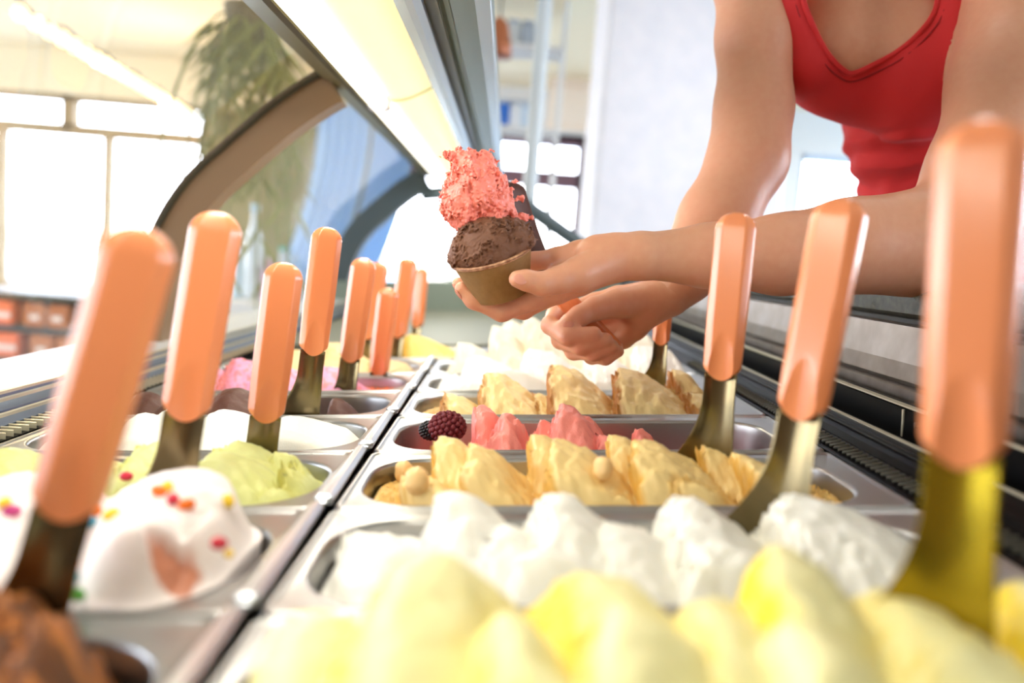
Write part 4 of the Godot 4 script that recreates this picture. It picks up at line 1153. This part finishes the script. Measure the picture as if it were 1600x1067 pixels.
# ------------------------------------------------------------------ the room round the case (upright, in its own axes)
func rt(px: float, py: float, d: float) -> Vector3: return rot * at(px, py, d)
func rbox(called: String, c: Vector3, s: Vector3, m: Material, kind := "structure", b := 0.004) -> MeshInstance3D:
	var o := mi(called, box(Vector3.ZERO, s, b), m)
	o.position = c
	o.set_meta("room", true)
	if kind: o.set_meta("kind", kind)
	return o
func rthing(called: String, label: String, cat: String, pos: Vector3, group := "") -> Node3D:
	var t := thing(called, label, cat, pos, group)
	t.set_meta("room", true)
	return t
func build_room():
	var white := mat("wall_white", Color(0.90, 0.90, 0.89), 0.8)
	var cream := mat("ceiling_cream", Color(0.96, 0.90, 0.76), 0.8)
	var floor_m := mat("floor_stone", Color(0.66, 0.62, 0.56), 0.5)
	tri(floor_m, 0.7)
	floor_m.albedo_texture = noise_tex(91, 0.02, Color(0.8, 0.78, 0.75), Color(1, 1, 1))
	var frame := mat("frame_ochre", Color(0.62, 0.52, 0.34), 0.5)
	var grey := mat("frame_grey", Color(0.72, 0.76, 0.80), 0.4)
	var brown := mat("frame_brown", Color(0.42, 0.30, 0.33), 0.5)
	var olive := mat("olive_wall", Color(0.52, 0.49, 0.34), 0.8)
	var pill := mat("pillar_paper", Color(0.94, 0.94, 0.97), 0.8)
	pill.albedo_texture = noise_tex(92, 0.014, Color(0.96, 0.97, 0.98), Color(1, 1, 1), 2)
	tri(pill, 1.4)
	var yf := -1.02       # floor
	var yc := 1.62        # ceiling
	var zb := -7.0        # back wall
	rbox("floor", Vector3(-0.8, yf - 0.1, -1.6), Vector3(11.0, 0.2, 11.4), floor_m)
	rbox("ceiling", Vector3(-0.8, yc + 0.1, -1.6), Vector3(11.0, 0.2, 11.4), cream)
	# back wall: strips round its window openings
	var x0 := -6.3
	var x1 := 4.7
	var sill := rt(100, 452, 7.0).y
	var head := rt(0, 147, 7.0).y
	rbox("wall_back", Vector3(-0.8, (yf + sill) / 2, zb), Vector3(11.0, sill - yf, 0.2), white)
	rbox("wall_back", Vector3(-3.75, (head + yc) / 2, zb), Vector3(5.1, yc - head, 0.2), cream)
	rbox("wall_back", Vector3(1.75, (head + yc) / 2, zb), Vector3(5.9, yc - head, 0.2), white)
	var xs := []
	for e in [[-260, 0], [330, 500], [560, 590], [905, 1235], [1352, 1500]]:
		var a := rt(e[0], 300, 7.0).x
		var b := rt(e[1], 300, 7.0).x
		if e[0] == -260: a = x0
		if e[0] == -260: b = rt(-250, 300, 7.0).x
		if e[1] == 1500: b = x1
		xs.append([a, b])
		rbox("wall_back", Vector3((a + b) / 2, (sill + head) / 2, zb), Vector3(b - a, head - sill, 0.2), olive if e[0] in [330, 560] else white)
	# windows of the back wall
	var wn := 0
	for w in [[xs[0][1], xs[1][0], frame, [15, 178], 130, true], [xs[1][1], xs[2][0], grey, [], 0, false], [xs[2][1], xs[3][0], brown, [762, 858], 0, true], [xs[3][1], xs[4][0], grey, [], 0, true]]:
		wn += 1
		var t := rthing("window_%d" % wn, "", "", Vector3((w[0] + w[1]) / 2, sill, zb))
		t.remove_meta("category") if t.has_meta("category") else null
		t.set_meta("kind", "structure")
		var m: Material = w[2]
		var wd: float = w[1] - w[0]
		var mid: float = (w[0] + w[1]) / 2
		for y in [sill + 0.02, head - 0.02]: mi("window_frame", box(Vector3(mid, y, zb), Vector3(wd, 0.05, 0.12), 0.005), m, t)
		for x in [w[0] + 0.02, w[1] - 0.02]: mi("window_frame", box(Vector3(x, (sill + head) / 2, zb), Vector3(0.05, head - sill, 0.12), 0.005), m, t)
		if w[5]:
			var ty := rt(0, 198, 7.0).y if wn == 1 else rt(860, 283, 7.0).y if wn == 3 else rt(1290, 222, 7.0).y
			mi("transom", box(Vector3(mid, ty, zb), Vector3(wd, 0.09 if wn == 1 else 0.13, 0.12), 0.005), m, t)
			if wn == 1: mi("mullion", box(Vector3(rt(130, 170, 7.0).x, (ty + head) / 2, zb), Vector3(0.10, head - ty, 0.12), 0.005), m, t)
			if wn == 3: mi("transom", box(Vector3(mid, rt(860, 212, 7.0).y, zb), Vector3(wd, 0.22, 0.12), 0.005), m, t)
			for px in w[3]: mi("mullion", box(Vector3(rt(px, 320, 7.0).x, (ty + sill) / 2 if wn == 1 else (head + sill) / 2, zb), Vector3(0.06, (ty - sill) if wn == 1 else (head - sill), 0.11), 0.005), m, t)
		mi("pane", box(Vector3(mid, (sill + head) / 2, zb - 0.03), Vector3(wd - 0.04, head - sill - 0.04, 0.006), 0.001), M.glass, t)
	# side and rear walls, each with a wide glazed opening
	for s in [[-1, -6.2, "west"], [1, 4.6, "east"]]:
		var x: float = s[1]
		rbox("wall_" + s[2], Vector3(x, (yf - 0.35) / 2 - 0.05, -1.6), Vector3(0.2, absf(yf) - 0.45, 11.0), white).position.y = yf + (absf(yf) - 0.45) / 2
		rbox("wall_" + s[2], Vector3(x, yc - 0.1, -1.6), Vector3(0.2, 0.2, 11.0), white)
		for k in 6: rbox("trim_" + s[2], Vector3(x, (yc - 0.2 - 0.45) / 2, -6.9 + k * 2.1), Vector3(0.2, yc + 0.25, 0.14), frame if s[0] < 0 else grey)
	rbox("wall_rear", Vector3(-0.8, (yf + yc) / 2, 4.0), Vector3(11.0, yc - yf, 0.2), mat("wall_wood", Color(0.50, 0.40, 0.32), 0.7))
	# olive pier between the windows
	var o0 := rt(338, 250, 6.85)
	var o1 := rt(500, 250, 6.85)
	rbox("wall_pier", Vector3((o0.x + o1.x) / 2, (yf + yc) / 2, o0.z), Vector3(o1.x - o0.x, yc - yf, 0.12), olive, "structure", 0.01)
	# pavement and a pale hedge line outside
	rbox("ground", Vector3(0, yf - 0.32, -2), Vector3(80, 0.2, 80), mat("pavement", Color(0.8, 0.78, 0.74), 0.9))
	# papered pillar and the thin post beside it
	var a := rt(938, 180, 3.0)
	var b := rt(1240, 180, 3.0)
	rbox("wall_pillar", Vector3((a.x + b.x) / 2, (yf + yc) / 2, a.z - 0.3), Vector3(b.x - a.x, yc - yf, 0.6), pill, "structure", 0.02)
	var pp := rt(838, 170, 2.85)
	var post := rthing("display_post", "thin pale post standing beside the papered pillar", "post", Vector3(pp.x, yf, pp.z))
	mi("shaft", tube([Vector3(pp.x, yf + 0.02, pp.z), Vector3(pp.x, yc, pp.z)], 0.027, 16), mat("post_grey", Color(0.74, 0.77, 0.78), 0.4), post)
	mi("foot", lathe(Vector3(pp.x, yf, pp.z), Basis(), [[0.001, 0], [0.12, 0.0], [0.12, 0.012], [0.03, 0.03], [0.001, 0.03]], 24), M.post_grey, post)
	# added light panel, out of view, put in to brighten the pillar
	var cl := rthing("added_ceiling_panel", "added unseen light panel in the ceiling that brightens the pillar", "lamp", Vector3(0.75, yc, -1.75))
	var pm := mat("added_panel_glow", Color(1, 1, 1), 0.4)
	pm.emission_enabled = true
	pm.emission = Color(1, 0.99, 0.97)
	pm.emission_energy_multiplier = 5.0
	mi("panel_frame", box(Vector3(0.75, yc - 0.012, -1.75), Vector3(0.70, 0.024, 0.70), 0.006), white, cl)
	mi("panel_diffuser", box(Vector3(0.75, yc - 0.026, -1.75), Vector3(0.62, 0.008, 0.62), 0.002), pm, cl)
	var al := AreaLight3D.new()
	al.name = "added_panel_light"
	al.area_size = Vector2(0.6, 0.6)
	al.light_color = Color(1.0, 0.99, 0.97)
	al.light_energy = 5.0
	al.area_range = 12.0
	al.shadow_enabled = true
	al.transform = Transform3D(Basis(Vector3.RIGHT, -PI / 2), Vector3(0, -0.04, 0))
	cl.add_child(al, true)
	# cream roller blind over the middle window
	var c0 := rt(862, 90, 6.2)
	var c1 := rt(932, 90, 6.2)
	var cb := rt(895, 200, 6.2).y
	var bl := rthing("roller_blind", "cream roller blind half drawn over the brown framed window", "blind", Vector3((c0.x + c1.x) / 2, cb, c0.z))
	var bm := mat("blind_cream", Color(0.97, 0.94, 0.88), 0.8)
	bm.backlight_enabled = true
	bm.backlight = Color(1.1, 1.05, 1.0)
	mi("blind_cloth", box(Vector3((c0.x + c1.x) / 2, (cb + yc - 0.05) / 2, c0.z), Vector3(c1.x - c0.x, yc - 0.05 - cb, 0.006), 0.001), bm, bl)
	mi("bottom_bar", box(Vector3((c0.x + c1.x) / 2, cb, c0.z), Vector3(c1.x - c0.x + 0.02, 0.03, 0.024), 0.006), bm, bl)
	mi("roller", tube([Vector3(c0.x, yc - 0.05, c0.z), Vector3(c1.x, yc - 0.05, c0.z)], 0.035, 14), bm, bl)
	# copper pendant, blue tin and pale jars on a shelf behind the canopy
	var pc := rt(779, 62, 4.2)
	var pe := rthing("pendant_lamp", "copper brown pendant lamp hanging from the ceiling beside the canopy", "lamp", pc)
	mi("shade", lathe(pc + Vector3(0, -0.09, 0), Basis(), [[0.075, 0.0], [0.07, 0.06], [0.045, 0.17], [0.02, 0.2], [0.018, 0.2], [0.043, 0.168], [0.066, 0.06], [0.072, 0.0]], 28), mat("copper", Color(0.70, 0.42, 0.28), 0.4, 0.4), pe)
	mi("cord", tube([pc + Vector3(0, 0.1, 0), Vector3(pc.x, yc, pc.z)], 0.005, 8), M.black_matt, pe)
	var sh := rt(795, 205, 4.6)
	var shelf := rthing("wall_shelf", "white shelf unit of jars glimpsed between canopy and post", "shelf", Vector3(sh.x, yf, sh.z))
	for k in 5: mi("shelf_board", box(Vector3(sh.x, sh.y - 0.9 + k * 0.45, sh.z), Vector3(0.55, 0.025, 0.26), 0.004), white, shelf)
	for s in [-0.275, 0.275]: mi("side_panel", box(Vector3(sh.x + s, (yf + sh.y + 1.0) / 2, sh.z), Vector3(0.02, sh.y + 1.0 - yf, 0.26), 0.004), white, shelf)
	var jars := [[786, 180, "blue", Color(0.15, 0.42, 0.78), "deep blue tin on the white shelf"], [806, 182, "white", Color(0.93, 0.95, 0.97), "white jar beside the blue tin"], [822, 184, "pale", Color(0.8, 0.88, 0.95), "pale blue jar at the end of the shelf, next to the post"], [800, 85, "glass", Color(0.86, 0.88, 0.88), "light grey jar on the upper board of the shelf"], [822, 90, "silver", Color(0.7, 0.74, 0.78), "darker grey jar on the upper board of the shelf"]]
	for j in jars:
		var q := rt(j[0], j[1], 4.55)
		q.y = sh.y + 0.0125 + (0.45 if j[1] < 120 else 0.0)
		var t := rthing("jar", j[4], "jar", q, "jars on the white shelf")
		mi("jar_body", lathe(q, Basis(), [[0.001, 0], [0.04, 0.0], [0.045, 0.01], [0.045, 0.11], [0.035, 0.13], [0.001, 0.13]], 20), mat("jar_" + j[2], j[3], 0.3), t)
		mi("lid", lathe(q + Vector3(0, 0.13, 0), Basis(), [[0.001, 0], [0.037, 0], [0.037, 0.022], [0.001, 0.024]], 20), grey, t)
	# string of globe lights along the ceiling
	var ga := rt(305, 172, 6.6)
	var gb := rt(20, -10, 3.2)
	var gl := mat("globe_glow", Color(1, 0.97, 0.9), 0.3)
	gl.emission_enabled = true
	gl.emission = Color(1.0, 0.9, 0.7)
	gl.emission_energy_multiplier = 6.0
	var st := rthing("light_string", "string of small round lights running under the cream ceiling", "string lights", ga)
	var cord := []
	for i in 25:
		var u := i / 24.0
		cord.append(ga.lerp(gb, u) + Vector3(0, -0.04 * sin(u * PI * 6) ** 2, 0))
	mi("cord", tube(cord, 0.006, 6), M.black_matt, st)
	for i in 22:
		var q := ga.lerp(gb, (i + 0.5) / 22.0) + Vector3(0, -0.06, 0)
		mi("globe", lathe(q, Basis(), [[0.001, -0.035], [0.02, -0.029], [0.033, -0.01], [0.035, 0.0], [0.028, 0.02], [0.012, 0.036], [0.001, 0.037]], 14), gl, st)
	for k in 2:
		var q := ga.lerp(gb, 0.3 + 0.4 * k)
		var ol := OmniLight3D.new()
		ol.name = "string_light"
		ol.light_color = Color(1.0, 0.88, 0.68)
		ol.light_energy = 3.0
		ol.light_size = 0.1
		ol.shadow_enabled = true
		ol.omni_range = 14.0
		ol.position = q + Vector3(0, -0.12, 0) - st.position
		st.add_child(ol, true)
	# low dark shelf of boxed goods beyond the glass
	var da := rt(-40, 500, 4.6)
	var db := rt(245, 500, 4.6)
	var cab := rthing("goods_rack", "low dark rack of boxed goods under the windows", "rack", Vector3((da.x + db.x) / 2, yf, da.z))
	var dk := mat("rack_dark", Color(0.17, 0.17, 0.16), 0.5)
	var wdt := db.x - da.x + 0.8
	var cxx := (da.x + db.x) / 2 - 0.3
	for py in [462, 512, 560]:
		mi("rack_board", box(Vector3(cxx, rt(100, py, 4.6).y, da.z), Vector3(wdt, 0.03, 0.4), 0.005), M.olive_dark if py == 462 else dk, cab)
	mi("rack_back", box(Vector3(cxx, (yf + rt(100, 462, 4.6).y) / 2, da.z - 0.19), Vector3(wdt, rt(100, 462, 4.6).y - yf, 0.02), 0.004), dk, cab)
	for k in 4: mi("rack_post", box(Vector3(cxx - wdt / 2 + wdt * k / 3.0, (yf + rt(100, 462, 4.6).y) / 2, da.z), Vector3(0.04, rt(100, 462, 4.6).y - yf, 0.4), 0.005), dk, cab)
	var orange := mat("box_orange", Color(0.95, 0.42, 0.14), 0.5)
	var paper := mat("box_paper", Color(0.95, 0.88, 0.82), 0.5)
	var amber := mat("box_amber", Color(0.72, 0.40, 0.12), 0.5)
	for e in [[8, 511, 0, "upper orange box at the end of the dark rack"], [70, 505, 1, "amber box on the upper board of the dark rack"], [105, 505, 1, "amber box beside its twin on the upper board, nearer the spatula"], [16, 558, 0, "lower orange box at the end of the dark rack"], [80, 556, 1, "amber box on the lower board of the dark rack"], [120, 553, 1, "amber box on the lower board, half behind the blurred handle"]]:
		var q := rt(e[0], e[1], 4.5)
		q.y = rt(100, 512 if e[1] < 530 else 560, 4.6).y + 0.015
		var t := rthing("goods_box", e[3], "box", q, "boxes on the dark rack")
		mi("carton", box(q + Vector3(0, 0.065, 0), Vector3(0.20 if e[2] == 0 else 0.13, 0.13, 0.2), 0.01), orange if e[2] == 0 else amber, t)
		mi("paper_band", box(q + Vector3(0, 0.055, 0), Vector3(0.185 if e[2] == 0 else 0.06, 0.035, 0.206), 0.004), paper, t)
	# small round tables and chairs beyond
	for e in [[60, 455, 5.6, "round cafe table before the windows, nearest the mullion"], [240, 458, 6.0, "round cafe table before the windows, behind the arch"]]:
		var q := rt(e[0], e[1], e[2])
		var t := rthing("cafe_table", e[3], "table", Vector3(q.x, yf, q.z), "cafe tables by the windows")
		mi("table_top", lathe(Vector3(q.x, q.y, q.z), Basis(), [[0.001, -0.015], [0.36, -0.015], [0.37, 0.0], [0.36, 0.015], [0.001, 0.015]], 28), M.olive_dark, t)
		mi("stem", tube([Vector3(q.x, yf + 0.02, q.z), Vector3(q.x, q.y - 0.01, q.z)], 0.03, 12), dk, t)
		mi("foot", lathe(Vector3(q.x, yf, q.z), Basis(), [[0.001, 0], [0.22, 0.0], [0.2, 0.02], [0.03, 0.05], [0.001, 0.05]], 24), dk, t)
	# hanging palm beyond the glass
	var leafm := mat("palm_leaf", Color(0.50, 0.50, 0.22), 0.6)
	leafm.cull_mode = BaseMaterial3D.CULL_DISABLED
	leafm.backlight_enabled = true
	leafm.backlight = Color(0.25, 0.26, 0.08)
	var pa := rt(392, 22, 2.6)
	var palm := rthing("hanging_palm", "olive brown palm hanging beyond the curved glass, its fronds drooping", "plant", Vector3(pa.x, pa.y, pa.z))
	mi("stem", tube([Vector3(pa.x, yc, pa.z), pa], [0.008, 0.02], 8), mat("palm_stem", Color(0.42, 0.34, 0.16), 0.7), palm)
	mi("pot", lathe(pa + Vector3(0, -0.04, 0), Basis(), [[0.001, -0.06], [0.06, -0.06], [0.085, 0.06], [0.08, 0.06], [0.055, -0.05], [0.001, -0.05]], 20), M.palm_stem, palm)
	var rng := RandomNumberGenerator.new()
	rng.seed = 7
	for i in 22:
		var an := rng.randf() * TAU
		var len := rng.randf_range(0.3, 0.75)
		var dir := Vector3(cos(an), 0, sin(an))
		var out := rng.randf_range(0.25, 0.75)
		var spine := []
		for j in 9:
			var u := j / 8.0
			spine.append(pa + dir * (len * out * (u - 0.3 * u * u)) + Vector3(0, 0.14 * u - len * 1.5 * u * u, 0))
		var parts := [tube_data(spine, 0.004, 5)]
		for j in range(2, 9):
			for s in [-1.0, 1.0]:
				var t: Vector3 = (spine[j] - spine[j - 1]).normalized()
				var side: Vector3 = t.cross(Vector3.UP).normalized() * s
				var l := 0.17 * (1.15 - j / 9.0) + 0.05
				var tip: Vector3 = spine[j] + (t * 0.6 + side * 0.8 + Vector3(0, -0.45, 0)) * l
				var w := t * 0.014
				parts.append([PackedVector3Array([spine[j], spine[j].lerp(tip, 0.4) + w, tip, spine[j].lerp(tip, 0.4) - w, spine[j].lerp(tip, 0.4) + Vector3(0, 0.006, 0)]), PackedInt32Array([0, 1, 4, 1, 2, 4, 2, 3, 4, 3, 0, 4])])
		var d := join(parts)
		mi("frond", amesh(d[0], d[1]), leafm, palm)
	# pale bottles on a white side cabinet
	var sc := rt(415, 470, 4.2)
	var side := rthing("side_cabinet", "white side cabinet with bottles on it, beyond the arch of the curved glass", "cabinet", Vector3(sc.x, yf, sc.z))
	mi("cabinet_body", box(Vector3(sc.x, (yf + sc.y) / 2, sc.z), Vector3(0.5, sc.y - yf - 0.03, 0.3), 0.006), white, side)
	mi("cabinet_top", box(Vector3(sc.x, sc.y - 0.015, sc.z), Vector3(0.54, 0.03, 0.34), 0.006), white, side)
	for e in [[393, 0.50, 0.045, Color(0.90, 0.95, 0.98), Color(0.75, 0.88, 0.96), "tallest white bottle on the side cabinet"], [372, 0.26, 0.04, Color(0.80, 0.90, 0.95), Color(0.9, 0.95, 1.0), "pale blue bottle at the end of the cabinet beside the tall white one"], [418, 0.24, 0.035, Color(0.94, 0.72, 0.80), Color(0.9, 0.9, 0.95), "pink bottle on the side cabinet"], [438, 0.29, 0.04, Color(0.92, 0.95, 0.97), Color(0.35, 0.75, 0.68), "white bottle with a teal cap on the side cabinet"], [458, 0.25, 0.035, Color(0.62, 0.72, 0.84), Color(0.85, 0.9, 0.95), "grey blue bottle at the inner end of the side cabinet"]]:
		var q := rt(e[0], 470, 4.2)
		q.y = sc.y
		var t := rthing("bottle", e[5], "bottle", q, "bottles on the side cabinet")
		var bm2 := mat("bottle_%d" % e[0], e[3], 0.2)
		mi("bottle_body", lathe(q, Basis(), [[0.001, 0.0], [e[2], 0.002], [e[2] * 1.05, 0.02], [e[2] * 1.05, e[1] * 0.6], [e[2] * 0.4, e[1] * 0.8], [e[2] * 0.38, e[1] * 0.92], [0.001, e[1] * 0.92]], 20), bm2, t)
		mi("cap", lathe(q + Vector3(0, e[1] * 0.92, 0), Basis(), [[0.001, 0.0], [e[2] * 0.5, 0.0], [e[2] * 0.5, e[1] * 0.08], [0.001, e[1] * 0.085]], 16), mat("cap_%d" % e[0], e[4], 0.3), t)
	# light blue drapes put in for the blue reflections in the end glass
	var cu := rthing("blue_reflection_drape", "added light blue drape standing in for reflections in the end glass", "curtain", rt(545, 300, 5.2))
	var ct := mat("reflection_blue", Color(0.78, 0.90, 0.97), 0.7)
	ct.backlight_enabled = true
	ct.backlight = Color(0.9, 1.0, 1.1)
	for e in [[478, 560, "drape"], [565, 630, "drape"]]:
		var rings := []
		for j in 13:
			var u := j / 12.0
			var ringp := PackedVector3Array()
			var front := PackedVector3Array()
			var py := lerpf(165.0, 440.0, u)
			var shift := -70.0 * u * u + 20.0
			for i in 25:
				var q := rt(lerpf(e[0], e[1], i / 24.0) + shift, py, 5.2 + 0.03 * sin(i * 1.3))
				front.append(q)
			ringp.append_array(front)
			front.reverse()
			for q in front: ringp.append(q + Vector3(0, 0, -0.008))
			rings.append(ringp)
		mi(e[2], loft(rings), ct, cu)
	mi("added_drape_rail", tube([rt(480, 163, 5.2), rt(660, 163, 5.2)], 0.012, 10), grey, cu)
